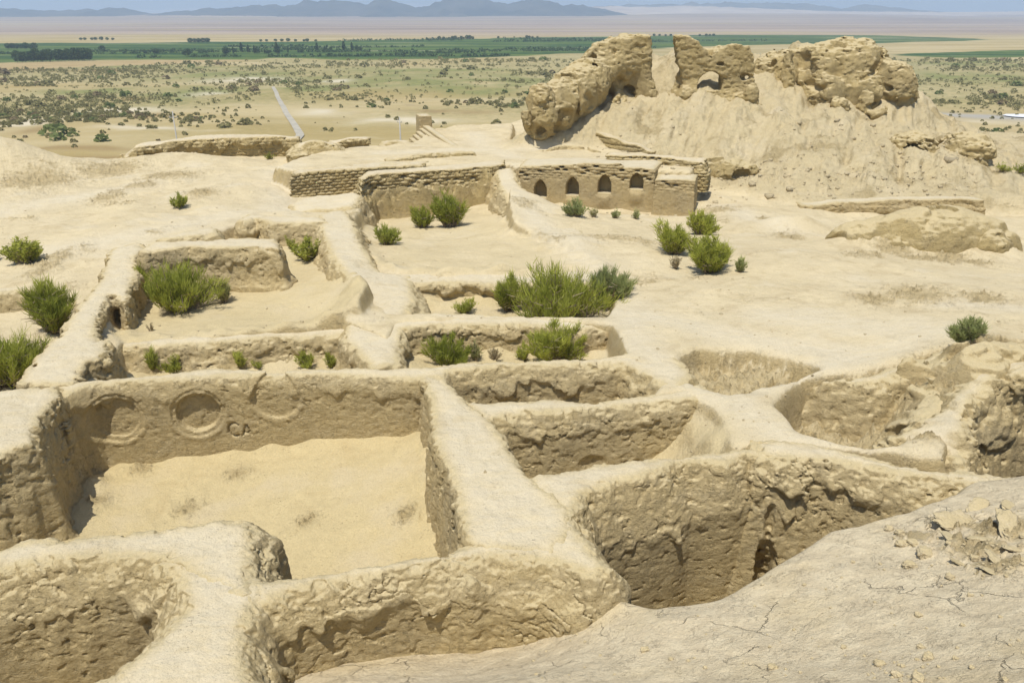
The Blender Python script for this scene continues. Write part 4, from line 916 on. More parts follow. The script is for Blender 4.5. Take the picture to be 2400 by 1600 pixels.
# ------------------------------------------------------------------ shrubs
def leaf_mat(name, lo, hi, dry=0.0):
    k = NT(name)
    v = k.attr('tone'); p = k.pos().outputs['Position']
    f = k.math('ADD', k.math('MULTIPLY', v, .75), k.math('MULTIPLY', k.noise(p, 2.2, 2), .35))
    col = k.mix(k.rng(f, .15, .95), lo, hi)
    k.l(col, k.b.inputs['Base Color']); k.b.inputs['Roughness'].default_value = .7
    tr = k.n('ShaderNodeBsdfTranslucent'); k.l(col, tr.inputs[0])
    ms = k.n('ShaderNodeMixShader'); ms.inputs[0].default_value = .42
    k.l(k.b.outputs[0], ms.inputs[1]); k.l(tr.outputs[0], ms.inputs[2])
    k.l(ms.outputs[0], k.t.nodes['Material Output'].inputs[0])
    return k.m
M_LEAF = leaf_mat('saxaul_green', (.25, .28, .045), (.53, .54, .095))
M_LEAF_Y = leaf_mat('leafy_green', (.27, .30, .05), (.54, .55, .11))
M_LEAF_B = leaf_mat('grey_green', (.26, .295, .11), (.50, .52, .20))
M_LEAF_P = leaf_mat('pale_weed', (.26, .27, .09), (.46, .44, .2))
M_DRY = leaf_mat('dry_twigs', (.36, .30, .17), (.52, .44, .27))
M_TWIG = plain_mat('twig_bark', (.20, .155, .10), (.36, .29, .19), 20)

def ribbons(A, B, W, bend=None, seg=2):
    """Thin tapered blades from A to B; returns verts, faces."""
    n = len(A); t = np.linspace(0, 1, seg + 1)
    D = B - A
    rv = np.random.RandomState(n).normal(size=(n, 3)); side = np.cross(D, rv); side /= np.linalg.norm(side, axis=1)[:, None] + 1e-9
    V = np.zeros((n, seg + 1, 2, 3), np.float32)
    for i, tt in enumerate(t):
        c = A + D * tt + (bend * (tt * (1 - tt)) if bend is not None else 0)
        w = (W * (1 - .75 * tt))[:, None] * .5
        V[:, i, 0] = c - side * w; V[:, i, 1] = c + side * w
    b = np.arange(n)[:, None] * (seg + 1) * 2
    F = []
    for i in range(seg):
        o = i * 2
        F.append(np.concatenate([b + o, b + o + 1, b + o + 3, b + o + 2], 1))
    return V.reshape(-1, 3), np.concatenate(F)
def shrub_mesh(rs, w, h, n, up=1.0, blade=.03, spiky=1.0, leafy=False):
    """Several plumes of uneven height share one foot; twigs stand upright along their stems."""
    npl = int(np.clip(4 + w * 3.4, 4, 20))
    pa = np.linspace(0, 2 * math.pi, npl, endpoint=False) + rs.uniform(-.5, .5, npl)
    pr = np.where(np.arange(npl) % 3 == 0, rs.uniform(.05, .3, npl), rs.uniform(.42, .95, npl))
    pc = np.stack([np.cos(pa) * pr * w * .43, np.sin(pa) * pr * w * .43], 1)
    ph = h * np.clip(rs.uniform(.62, 1.02, npl) - .25 * pr * rs.uniform(0, 1.3, npl), .35, 1.05); ph[np.argmax(ph)] = h
    pw = w * rs.uniform(.16, .30, npl)
    ns = npl * 9
    q = np.arange(ns) % npl
    az = rs.uniform(0, 2 * math.pi, ns); rad = np.sqrt(rs.uniform(0.02, 1, ns))
    tip = np.stack([pc[q, 0] + np.cos(az) * rad * pw[q], pc[q, 1] + np.sin(az) * rad * pw[q], ph[q] * (1 - .42 * rad ** 2) * rs.uniform(.7, .9, ns)], 1)
    foot = np.stack([pc[q, 0] * .35 + np.cos(az) * .03 * w, pc[q, 1] * .35 + np.sin(az) * .03 * w, np.zeros(ns) - .03], 1)
    sv, sf = ribbons(foot, tip, np.full(ns, .03 * max(h, .5)), None, 2)
    k = rs.randint(0, ns, n)
    t = rs.uniform(.16, 1, n) ** .75
    A = foot[k] + (tip[k] - foot[k]) * t[:, None] + rs.normal(scale=.045 * w / npl ** .3, size=(n, 3))
    A[:, 2] = np.maximum(A[:, 2], .0)
    o2 = A[:, :2] / (w * .5)
    out = np.concatenate([o2, np.zeros((n, 1))], 1)
    L = h * rs.uniform(.06, .19, n) * (1.0 if not leafy else .55)
    d = out * rs.uniform(.1, .9, n)[:, None] + rs.normal(scale=.55 / spiky if not leafy else .9, size=(n, 3))
    d[:, 2] = np.abs(d[:, 2]) * .5 + up * rs.uniform(.45, 1.2, n) * (1 if not leafy else .45)
    d /= np.linalg.norm(d, axis=1)[:, None]
    B = A + d * L[:, None]
    bend = out * (L * .5)[:, None]
    V, F = ribbons(A, B, np.full(n, blade) * rs.uniform(.6, 1.4, n), bend, 2)
    clump = rs.uniform(0, 1, npl)[q][k]
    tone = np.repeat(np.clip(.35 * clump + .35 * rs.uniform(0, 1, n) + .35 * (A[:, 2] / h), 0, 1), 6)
    m = max(14, n // 16); kk = rs.randint(0, ns, m); tt = rs.uniform(.1, .9, m)
    DA = foot[kk] + (tip[kk] - foot[kk]) * tt[:, None]; dd = rs.normal(size=(m, 3)); dd[:, 2] = np.abs(dd[:, 2]) * .7; dd /= np.linalg.norm(dd, axis=1)[:, None]
    DV, DF = ribbons(DA, DA + dd * (rs.uniform(.12, .3, m) * h)[:, None], np.full(m, .02 * max(h, .5)), None, 2)
    return (V, F, tone), (np.concatenate([sv, DV]), np.concatenate([sf, DF + len(sv)]))
def hit(px, py, y0=4, y1=140):
    """Where the survey ray meets the ground."""
    q, r = (px - 1200) / FPX, (py - 800) / FPX
    yy = np.exp(np.linspace(math.log(y0), math.log(y1), 2500)); d = yy / (CT - r * ST)
    z = CAMZ - d * (ST + r * CT); x = q * d
    g = ground(x, yy)
    i = int(np.argmax(z < g)) if (z < g).any() else len(yy) - 1
    return x[i], yy[i], float(g[i]), d[i]
SHR = [  # x, y of the foot, width px, height px, material, style, label
 (62,617,82,72,'Y','leafy','rounded yellow-green shrub alone on the pale flat at the left edge'),
 (125,776,118,128,'G','feather','feathery upright green shrub just left of the long broken wall'),
 (25,900,170,140,'G','feather','wide dense green shrub at the left edge, nearest shrub to the viewer'),
 (423,487,42,37,'Y','spiky','small yellow-green shrub alone on the far pale flat'),
 (420,728,165,112,'G','feather','broad bushy green shrub in front of the thick cracked wall'),
 (345,702,34,95,'G','spiky','tall narrow dark shrub in the shaded corner of the bushy room'),
 (527,709,52,57,'P','spiky','thin grey-green shrub standing right of the broad bushy shrub'),
 (356,776,20,16,'D','spiky','tiny dry tuft on the floor of the bushy room'),
 (722,609,62,62,'Y','leafy','leafy bush against the mud wall with a crumbled upper edge'),
 (682,582,36,22,'Y','leafy','low leafy clump tucked between two walls, left of the leafy bush'),
 (558,553,32,15,'P','spiky','pale weed tuft behind the thick cracked wall, left of two'),
 (597,551,26,18,'P','spiky','pale weed tuft behind the thick cracked wall, right of two'),
 (908,573,62,53,'Y','spiky','round green shrub alone on the floor of the wide room'),
 (990,534,60,58,'G','spiky','dark green shrub under the plastered wall base, lower of a touching pair'),
 (1056,531,74,84,'G','spiky','tall dark green shrub under the plastered wall base, taller of a touching pair'),
 (1349,506,54,42,'B','spiky','grey-green shrub below the second arched niche'),
 (1392,509,32,17,'P','spiky','pale green weed right of the grey-green shrub below the arches'),
 (1441,511,28,18,'B','spiky','small weed below the third arched niche'),
 (1490,514,24,18,'B','spiky','tiny greyish tuft below the fourth arched niche'),
 (1590,497,34,12,'P','spiky','thin weeds at the foot of the square plastered block'),
 (1577,594,88,78,'G','spiky','dense green shrub on the flat, leftmost of a group of three'),
 (1641,550,74,60,'G','spiky','dense green shrub on the flat, rearmost of a group of three'),
 (1665,638,112,94,'G','spiky','largest of three dense green shrubs grouped on the flat'),
 (1734,638,30,42,'B','spiky','small sprig at the right foot of the largest grouped shrub'),
 (1583,630,28,38,'D','spiky','dry brown tuft at the left foot of the largest grouped shrub'),
 (1305,743,235,128,'G','feather','largest and widest green shrub, growing in a trench between two low walls'),
 (1193,728,70,86,'G','feather','feathery green shrub touching the left side of the widest shrub'),
 (1426,709,112,88,'B','feather','bluish feathery shrub rising behind the right end of the widest shrub'),
 (1050,851,96,74,'G','feather','green shrub in the pit, in front of the blocky cracked wall'),
 (1113,846,38,36,'P','spiky','wispy pale shrub at the right side of the left pit shrub'),
 (1300,843,128,86,'G','spiky','thick upright green shrub at the right end of the bush pit'),
 (1226,843,40,40,'G','spiky','small upright shrub at the left side of the thick pit shrub'),
 (1158,843,34,26,'D','spiky','brown dry tuft between the two green shrubs in the pit'),
 (970,731,42,22,'P','spiky','pale wispy weed in the trench, left of the green tuft'),
 (1088,736,58,38,'G','spiky','small green tuft in the trench left of the widest shrub'),
 (360,872,32,44,'Y','spiky','tall thin weed behind the niche wall, first from its left end'),
 (410,870,58,30,'Y','spiky','spreading green weed behind the niche wall beside the tall thin weed'),
 (470,856,42,30,'P','spiky','pale weed growing on the bank behind the niche wall'),
 (565,866,36,34,'Y','spiky','bright green weed behind the middle of the niche wall'),
 (606,864,28,18,'Y','spiky','low weed just right of the bright green weed behind the niche wall'),
 (720,864,50,34,'Y','spiky','upright green weed behind the right half of the niche wall'),
 (776,862,36,28,'Y','spiky','rightmost weed behind the niche wall, paler and thinner'),
 (2270,805,84,70,'B','spiky','lone grey-green shrub beside the path at the right'),
 (632,374,32,13,'Y','leafy','low green patch at the right end of the long crumbling rampart'),
 (2352,402,44,16,'Y','leafy','bright green shrub on the hillside at the right edge below the mound'),
 (2392,408,40,18,'Y','leafy','second bright green shrub on the right hillside, cut by the picture edge'),
 (-4,610,18,22,'Y','leafy','little shrub cut off by the left picture edge'),
]
MATS = dict(G=M_LEAF, Y=M_LEAF_Y, B=M_LEAF_B, P=M_LEAF_P, D=M_DRY)
for i, (px, py, w, h, m, st, label) in enumerate(SHR):
    x, y, z, d = hit(px, py)
    s = d / FPX
    wm, hm = w * s * 1.12, h * s * (1.2 if h > 36 and py < 860 or w > 60 else 1.7)
    rs = np.random.RandomState(100 + i)
    n = int(np.clip(w * h * .75, 260, 9000))
    if m in 'PD': n = int(n * .5)
    lf, sm = shrub_mesh(rs, wm, hm, n, up=1.15 if st == 'feather' else .9, blade=max(.016, .0009 * d) * (1.6 if st == 'leafy' else 1), spiky=1.3 if st == 'feather' else 1.0, leafy=st == 'leafy')
    lf = (lf[0], lf[1], np.clip(lf[2] * rs.uniform(.75, 1.1) + rs.uniform(-.14, .12), 0, 1))
    root = empty('shrub' if h > 30 else 'weed', (float(x), float(y), z), label, 'shrub' if h > 30 else 'weed', 'shrubs growing among the ruined walls' if h > 30 else 'weeds growing among the ruined walls')
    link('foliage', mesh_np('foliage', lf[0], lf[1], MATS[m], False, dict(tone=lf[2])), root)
    link('stem', mesh_np('stem', sm[0], sm[1], M_TWIG, False), root)
# a few blades of thin grass at the foot of the stub wall in the hall

# ------------------------------------------------------------------ the plain, its fields, trees and far hills
def plain_px(pts): return np.array([P(x, y, ZP) for x, y in pts])
FIELDS = [plain_px([(-900,152),(0,149),(250,142),(420,141),(600,140),(640,137),(800,141),(900,139),(1150,135),(1300,128),(1420,121),(1600,110),(2000,103),(2200,98),(2330,94),(2200,88),(2060,83),(1700,82),(1300,88),(1000,92),(700,98),(480,99),(250,101),(0,101),(-900,100)]),
          plain_px([(2060,130),(2200,124),(2700,106),(2800,118),(2500,134),(2250,136)])]
TAN = [plain_px([(-900,170),(0,165),(380,151),(620,141),(420,141),(250,143),(0,150),(-900,153)])]
def plain_z(x, y):
    r = np.hypot(x, y)
    a = sstep(80, 140, r) * (1 - sstep(380, 520, r))
    z = ZP + a * (.9 * fbm2(x, y, .018, 3, 301) + .55 * np.maximum(fbm2(x, y, .045, 2, 302), 0) * 2) * (1 - .6 * sstep(250, 420, r))
    return z + 22 * sstep(1700, 3600, y) * (.5 + .5 * sstep(-.1, .4, fbm2(x, y, .0006, 3, 303)))
def build_plain():
    NA, NY = 420, 620
    a = np.linspace(-1.25, 1.25, NA); yy = np.exp(np.linspace(math.log(62), math.log(9000), NY))
    Y = np.repeat(yy[:, None], NA, 1); X = Y * a[None, :]
    z = plain_z(X, Y)
    fd = np.minimum(*[sdpoly(X, Y, f) for f in FIELDS]) + 30 * noise2(X * .012, Y * .02, 5) + 8 * noise2(X * .05, Y * .06, 6)
    tn = sdpoly(X, Y, TAN[0])
    V = np.stack([X, Y, z], -1).reshape(-1, 3)
    i = np.arange(NY * NA).reshape(NY, NA)
    F = np.stack([i[:-1, :-1], i[:-1, 1:], i[1:, 1:], i[1:, :-1]], -1).reshape(-1, 4)
    r = np.hypot(X, Y)
    # density of low scrub
    sc = sstep(165, 260, r) * (1 - sstep(520, 640, r)) * sstep(-.25, .3, fbm2(X, Y, .012, 3, 310) + .25 * sstep(200, 300, r))
    k = NT('desert_plain'); p = k.pos().outputs['Position']
    nb = k.noise(k.scale(p, (.008, .03, 0)), 1.0, 5, .6); nm = k.noise(k.scale(p, (.06, .12, 0)), 1.0, 5, .6); nf = k.noise(k.scale(p, (.5, .7, .5)), 1.0, 4, .65)
    base = k.mix(k.rng(nb, .35, .65), (.36, .275, .11), (.47, .38, .20))
    base = k.mix(k.rng(nm, .55, .75, 0, .6), base, (.55, .47, .30))
    base = k.mix(k.rng(nm, .42, .28, 0, .6), base, (.33, .25, .13))
    scrub = k.mix(k.rng(nf, .4, .62), (.42, .35, .17), (.19, .19, .07))
    base = k.mix(k.math('MULTIPLY', k.attr('scrub'), .6), base, scrub)
    base = k.mix(k.math('MULTIPLY', k.attr('patch'), .85), base, k.mix(k.rng(nf, .35, .65), (.14, .155, .045), (.26, .26, .085)))
    base = k.mix(k.math('MULTIPLY', k.attr('pale'), .85), base, (.62, .55, .40))
    base = k.mix(k.math('MULTIPLY', k.attr('brown'), .75), base, (.27, .185, .075))
    far = k.attr('far')
    pink = k.mix(k.rng(k.noise(k.scale(p, (.0012, .006, 0)), 1.0, 5, .6), .35, .65), (.27, .20, .155), (.40, .31, .235))
    pink = k.mix(k.rng(k.noise(k.scale(p, (.0008, .004, 0)), 1.7, 3), .55, .7, 0, .7), pink, (.42, .34, .12))
    base = k.mix(far, base, pink)
    strip = k.noise(k.scale(p, (.006, .045, 0)), 1.0, 4, .6); tex = k.noise(k.scale(p, (.09, .16, 0)), 1.0, 4, .65)
    green = k.mix(k.rng(strip, .38, .62), (.024, .066, .010), (.095, .14, .022))
    green = k.mix(k.rng(tex, .5, .75, 0, .8), green, (.16, .18, .05))
    green = k.mix(k.rng(k.noise(k.scale(p, (.004, .07, 0)), 1.0, 3), .62, .68, 0, .85), green, (.45, .40, .26))
    base = k.mix(k.attr('field'), base, green)
    base = k.mix(k.attr('ploughed'), base, k.mix(k.rng(nm, .3, .7), (.36, .26, .115), (.43, .325, .16)))
    base = k.mix(k.attr('grey'), base, (.36, .355, .33))
    k.l(base, k.b.inputs['Base Color'])
    k.l(k.bump(nf, .4, .6), k.b.inputs['Normal'])
    def blobs(L):
        a = np.zeros_like(X)
        for bx_, by_, rx_, ry_ in L:
            c0 = P(bx_, by_, ZP); c1 = P(bx_, by_ - ry_, ZP); wx = rx_ * math.hypot(*c0) / FPX; wy = abs(c1[1] - c0[1])
            sl = (c1[0] - c0[0]) / max(c1[1] - c0[1], 1e-3) * 0
            a = np.maximum(a, np.exp(-((X - c0[0]) / wx) ** 2 - ((Y - c0[1]) / wy) ** 2))
        return np.clip(a * (1 + 2.4 * fbm2(X, Y, .05, 3, 330)) , 0, 1).ravel()
    A2 = dict(patch=blobs([(480,216,120,16),(560,176,160,10),(250,214,130,8),(900,188,230,16),(1120,206,130,13),(740,206,90,10),(330,160,230,7),(2260,182,140,13),(2330,150,140,8),(1000,165,200,6),(1180,190,90,20)]),
              pale=blobs([(285,262,75,8),(235,276,50,7),(335,303,70,4),(760,262,60,6),(492,222,40,5),(570,188,70,6),(790,190,30,5),(640,330,60,8),(950,280,80,6),(60,290,60,14),(2150,290,200,6)]),
              brown=blobs([(85,308,40,9),(345,276,36,7),(210,352,110,5),(290,235,40,6),(880,262,25,4),(250,372,160,7),(1000,262,150,5),(150,165,220,4),(2200,310,160,6)]))
    gq = np.exp(-(polyline_d(X, Y, [tuple(q) for q in plain_px([(2130,262),(2250,272),(2400,280),(2600,285)])]) / 7) ** 2)
    me = mesh_np('plain', V, F, k.m, attrs=dict(A2, field=sstep(4, -4, fd).ravel(), ploughed=sstep(3, -3, tn).ravel(), scrub=(sc * sstep(-5, 8, fd)).ravel(), far=sstep(820, 1250, Y).ravel(), grey=gq.ravel() * .8))
    tag(link('plain', me), kind='structure')
build_plain()

# the straight grey road across the plain and a salt patch
def strip(name, pts, w, mat, dz=.06, noise_w=.0):
    q = plain_px(pts); V = []; n = 40
    t = np.linspace(0, len(q) - 1, n); xs = np.interp(t, range(len(q)), q[:, 0]); ys = np.interp(t, range(len(q)), q[:, 1])
    dx = np.gradient(xs); dy = np.gradient(ys); L = np.hypot(dx, dy)
    ww = np.interp(t, range(len(q)), w)
    for s in np.linspace(-1, 1, 5):
        X = xs - dy / L * ww * s; Y = ys + dx / L * ww * s
        V.append(np.stack([X, Y, plain_z(X, Y) + dz], -1))
    V = np.array(V).transpose(1, 0, 2).reshape(-1, 3)
    i = np.arange(n * 5).reshape(n, 5)
    F = np.stack([i[:-1, :-1], i[:-1, 1:], i[1:, 1:], i[1:, :-1]], -1).reshape(-1, 4)
    return tag(link(name, mesh_np(name, V, F, mat)), kind='structure')
M_ROAD = plain_mat('gravel_road', (.36, .335, .27), (.46, .42, .33), .4)
strip('road', [(690,330),(704,313),(690,292),(668,262),(656,240),(648,222),(640,205)], [1.1, .9, .8, .75, .7, .65, .6], M_ROAD, .22)
M_SALT = plain_mat('salt_crust', (.62, .64, .66), (.74, .75, .76), .3)
strip('salt_flat', [(2352,272),(2380,274),(2440,277)], [2.2, 3.6, 2.5], M_SALT, .25)

# --- trees in and behind the fields
def tree_mesh(rs, poplar):
    n = 420
    if poplar:
        z = rs.uniform(.1, 1, n); rr = .13 * np.sin(np.clip(z, 0, 1) ** .75 * math.pi) ** .6 + .02
    else:
        z = rs.uniform(.14, 1, n); rr = .46 * np.sqrt(np.clip(1 - ((z - .56) / .46) ** 2, .02, 1))
    az = rs.uniform(0, 2 * math.pi, n); q = np.sqrt(rs.uniform(.25, 1, n)) * rr * (1 + .3 * np.sin(az * 3 + rs.uniform(0, 6)))
    c = np.stack([np.cos(az) * q, np.sin(az) * q, z], 1)
    s = (.035 if poplar else .06) * rs.uniform(.6, 1.5, n)
    u = rs.normal(size=(n, 3)); u /= np.linalg.norm(u, axis=1)[:, None]; v = np.cross(u, rs.normal(size=(n, 3))); v /= np.linalg.norm(v, axis=1)[:, None]
    V = np.stack([c - u * s[:, None] - v * s[:, None] * .6, c + u * s[:, None] - v * s[:, None] * .6, c + u * s[:, None] + v * s[:, None] * .6, c - u * s[:, None] + v * s[:, None] * .6], 1).reshape(-1, 3)
    F = np.arange(n * 4).reshape(n, 4)
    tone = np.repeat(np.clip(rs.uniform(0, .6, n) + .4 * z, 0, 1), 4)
    th = np.linspace(0, 2 * math.pi, 7)[:-1]
    tv = np.concatenate([np.stack([np.cos(th) * r, np.sin(th) * r, np.full(6, zz)], 1) for r, zz in ((.035, -.02), (.025, .3), (.01, .6))])
    tf = np.array([[a * 6 + b, a * 6 + (b + 1) % 6, a * 6 + 6 + (b + 1) % 6, a * 6 + 6 + b] for a in (0, 1) for b in range(6)])
    return mesh_np('crown', V, F, M_TREE, False, dict(tone=tone)), mesh_np('trunk', tv, tf, M_TWIG)
M_TREE = leaf_mat('tree_leaves', (.04, .075, .03), (.10, .155, .055))
TP = [tree_mesh(np.random.RandomState(500 + i), i >= 3) for i in range(5)]
def tree(px, py, h, poplar, label, group, wide=1.0, sd=0):
    x, y = P(px, py, ZP); s = math.hypot(x, y) / FPX * 1.06
    rs = np.random.RandomState(int(px * 7 + py) + sd)
    t = TP[rs.randint(3, 5) if poplar else rs.randint(0, 3)]
    root = empty('poplar_tree' if poplar else 'field_tree', (x, y, float(plain_z(x, y))), label, 'tree', group)
    root.rotation_euler = (0, 0, rs.uniform(0, 6)); root.scale = (h * s * wide, h * s * wide, h * s)
    link('crown', t[0], root); link('trunk', t[1], root)
rt = np.random.RandomState(9)
for i in range(9): tree(44 + i * 9 + rt.uniform(-2, 2), 147 - i * .25, 18 + rt.uniform(-2, 6), False, 'dark tree in the left half of the grove at the near field edge', 'trees in the left half of the grove', .8)
for i in range(10): tree(136 + i * 8 + rt.uniform(-2, 2), 144.5 - i * .2, 17 + rt.uniform(-2, 6), False, 'dark tree in the right half of the grove at the near field edge', 'trees in the right half of the grove', .8)
for i in range(7): tree(20 + i * 10 + rt.uniform(-2, 2), 115, 8 + rt.uniform(-1, 4), False, 'small tree in the short row near the back of the green field, far left', 'trees in the back row at far left', 1.2)
for px, py, h, pop, wd, lab in [
  (241,122,11,0,1.2,'dark round tree alone in the field right of the grove'), (340,126,7,0,1.1,'smaller round tree of a spaced pair in the green field'), (366,126,9,0,1.5,'bigger round tree of a spaced pair in the green field'),
  (432,130,9,0,1,'shorter tree of a touching pair near the field edge'), (442,130,12,0,1,'taller tree of a touching pair near the field edge'), (530,128,13,0,1.35,'broad round tree at the left end of the poplar row'),
  (547,126,13,1,1,'thin poplar just right of the broad round tree'), (566,122,17,1,1.3,'tall full poplar standing behind the row'), (582,123,14,1,1.2,'medium poplar right of the tall full poplar'),
  (597,126,15,1,1.2,'leaning poplar at the left of a tight trio'), (602,126,13,1,1,'middle poplar of a tight trio'), (607,125,10,1,1.2,'short poplar at the right of a tight trio'), (620,126,9,1,1,'short thin poplar before the low bushy tree'),
  (628,126,7,0,2.0,'low bushy tree under the tallest poplar'), (649,126,21,1,1.3,'tallest poplar in the row across the green field'), (654,126,14,1,1.2,'poplar hugging the right side of the tallest one'),
  (675,125,14,1,.8,'very thin lone poplar in the middle of the row'), (700,124,9,1,1.3,'short poplar in the dim right part of the row'), (708,124,7,0,1.2,'small round tree in the dim right part of the row'), (723,123,7,1,1.2,'tiny poplar before the second tall poplar'),
  (743,121,17,1,1.2,'second tall poplar right of the dim trees'), (761,121,11,1,.9,'left poplar of a slim twin pair'), (766,120,11,1,.9,'right poplar of a slim twin pair'), (775,121,8,0,1,'small round tree right of the slim twin poplars'),
  (806,120,19,1,1.2,'tall poplar standing apart, left of the last poplar'), (825,120,16,1,1.2,'last poplar at the right end of the row'), (836,118,8,0,1,'little round tree right of the last poplar'), (844,120,8,0,1.2,'rightmost little round tree of the poplar row')]:
    tree(px, py, h, bool(pop), lab, 'trees along the row across the green field', wd)
for i in range(7): tree(190 + i * 12 + rt.uniform(-3, 3), 94.5, 5 + rt.uniform(-1, 1.5), False, 'dusty bush-like tree on the pale bank beyond the left field', 'trees on the pale bank', 1.5)
for i in range(5): tree(446 + i * 10, 100.5, 8 + rt.uniform(-1, 2), False, 'tree in the clump at the far edge of the field, left of the centre', 'trees in the far edge clump', 1.3)
for i in range(9): tree(612 + i * 16 + rt.uniform(-5, 5), 98, 4.5 + rt.uniform(-1, 2.5), False, 'small tree in the thin line along the far field edge behind the poplars', 'trees in the thin far line', 1.5)
for px in (1000, 1030, 1040, 1052, 1060, 1067, 1075, 1081, 1087, 1094, 1101, 1108): tree(px, 94 - (px - 1000) * .012, 6.5 + rt.uniform(-2, 2.5), False, 'dark tree in the far row left of the ruined tower', 'trees in the far row left of the tower', 1.1)
for px in (1168, 1235, 1241, 1248, 1260): tree(px, 91, 5.5 + rt.uniform(-1, 1), False, 'tree in the short far row above the ruined tower', 'trees in the short far row', 1.1)
for px in (1533, 1546, 1560, 1572, 1640, 1655, 1663, 1672): tree(px, 85.5, 4 + rt.uniform(-.5, 1), False, 'tiny tree on the far field edge beside the pierced wall', 'tiny trees on the far field edge', 1.3)

# --- low scrub dotted over the plain
def clump_mesh(rs, n=46):
    az = rs.uniform(0, 2 * math.pi, n); z = rs.uniform(0, 1, n) ** .8
    q = np.sqrt(1 - (z * .9) ** 2) * np.sqrt(rs.uniform(.3, 1, n)) * .5
    c = np.stack([np.cos(az) * q, np.sin(az) * q, z * .55], 1)
    s = .10 * rs.uniform(.6, 1.5, n)[:, None]
    u = rs.normal(size=(n, 3)); u /= np.linalg.norm(u, axis=1)[:, None]; v = np.cross(u, rs.normal(size=(n, 3))); v /= np.linalg.norm(v, axis=1)[:, None]
    V = np.stack([c - u * s - v * s, c + u * s - v * s, c + u * s + v * s, c - u * s + v * s], 1).reshape(-1, 3)
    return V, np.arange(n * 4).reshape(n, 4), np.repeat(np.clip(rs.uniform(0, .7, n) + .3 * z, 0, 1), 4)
M_SCRUB = leaf_mat('scrub', (.21, .195, .075), (.36, .325, .14))
M_SCRUB_G = leaf_mat('green_scrub', (.13, .165, .05), (.26, .30, .10))
M_SCRUB_D = leaf_mat('dry_scrub', (.22, .17, .09), (.36, .28, .15))
SC = [clump_mesh(np.random.RandomState(700 + i)) for i in range(6)]
SM = {(i, m.name): mesh_np('desert_shrub', *SC[i][:2], m, False, dict(tone=SC[i][2])) for i in range(6) for m in (M_SCRUB, M_SCRUB_G, M_SCRUB_D)}
rs = np.random.RandomState(77)
n = 34000
px = rs.uniform(-250, 2650, n); py = 140 + 260 * rs.uniform(0, 1, n) ** 1.25
q, r = (px - 1200) / FPX, (py - 800) / FPX
dd = (CAMZ - ZP) / (ST + r * CT); X = q * dd; Y = (CT - r * ST) * dd
R = np.hypot(X, Y)
dens = sstep(170, 270, R) * .85 + .035
dens = dens * (.05 + .10 * sstep(210, 280, R) + 1.0 * sstep(-.02, .30, fbm2(X * .6, Y, .022, 4, 320) + .16 * sstep(210, 300, R) - .08))
fd = np.minimum(*[sdpoly(X, Y, f) for f in FIELDS]); tn = sdpoly(X, Y, TAN[0])
road = polyline_d(X, Y, [tuple(v) for v in plain_px([(690,330),(704,313),(668,262),(640,205)])])
ok = (rs.uniform(0, 1, n) < dens) & (fd > 6) & (tn > 3) & (road > 5) & (R > 118)
X, Y, R = X[ok], Y[ok], R[ok]
S = np.exp(rs.normal(-.12, .5, len(X))) * (1 + .25 * sstep(250, 450, R))
# the larger ones the photograph shows singly
BIG = [(130,319,50,M_SCRUB_G),(150,310,22,M_SCRUB_G),(171,312,14,M_SCRUB_G),(172,323,22,M_SCRUB_G),(120,325,20,M_SCRUB),(135,332,34,M_SCRUB_G),(243,336,34,M_SCRUB_G),(371,329,10,M_SCRUB_D),(448,288,20,M_SCRUB),(426,291,10,M_SCRUB),(350,304,18,M_SCRUB),(362,304,18,M_SCRUB),
       (330,283,24,M_SCRUB_D),(285,300,14,M_SCRUB),(255,300,10,M_SCRUB),(220,281,10,M_SCRUB),(447,332,14,M_SCRUB),(245,375,9,M_SCRUB_D),(1164,290,24,M_SCRUB),(1105,178,14,M_SCRUB_G),(2200,220,16,M_SCRUB_G),(895,255,12,M_SCRUB),(60,325,10,M_SCRUB_D)]
bx = [P(a, b, ZP) for a, b, w, m in BIG]
order = np.argsort(-(S / R))
big, rest = order[:276], order[276:]
cnt = 0
def shrub_at(x, y, s, m, i, label, group):
    o = link('desert_shrub', SM[(i, m.name)])
    o.location = (float(x), float(y), float(plain_z(x, y)) - .03); o.scale = (s, s, s * .7); o.rotation_euler = (0, 0, (x * 13.7) % 6.28)
    tag(o, label, 'shrub', group)
for (x, y), (a, b, w, m) in zip(bx, BIG):
    s = w * math.hypot(x, y) / FPX
    shrub_at(x, y, s, m, int(a) % 6, {'green_scrub': 'green desert shrub on the plain, fuller than its neighbours', 'scrub': 'olive desert shrub standing singly on the bare near plain', 'dry_scrub': 'withered brown shrub on the near plain'}[m.name], {'green_scrub': 'green shrubs on the plain', 'scrub': 'olive shrubs on the near plain', 'dry_scrub': 'withered shrubs on the near plain'}[m.name])
for j in big:
    m = (M_SCRUB, M_SCRUB, M_SCRUB_G, M_SCRUB_D)[j % 4]
    shrub_at(X[j], Y[j], S[j], m, j % 6, 'small low shrub dotted over the sandy plain', 'low shrubs dotted over the plain')
VV, FF, TT = [], [], []; off = 0
PZ = plain_z(X, Y)
for j in rest:
    V, F, T = SC[j % 6]; c, s_ = math.cos(j), math.sin(j)
    keep = np.arange(len(F))[:: (1 if R[j] < 260 else 2)]
    q = V.reshape(-1, 4, 3)[keep].reshape(-1, 3) * S[j]
    q = np.stack([q[:, 0] * c - q[:, 1] * s_ + X[j], q[:, 0] * s_ + q[:, 1] * c + Y[j], q[:, 2] + PZ[j] - .03], 1)
    VV.append(q); FF.append(np.arange(len(q)).reshape(-1, 4) + off); TT.append(T.reshape(-1, 4)[keep].ravel()); off += len(q)
o = link('scrub', mesh_np('scrub', np.concatenate(VV), np.concatenate(FF), M_SCRUB, False, dict(tone=np.concatenate(TT))))
tag(o, 'low grey-green scrub spreading in bands across the sandy plain', 'scrub', kind='stuff')

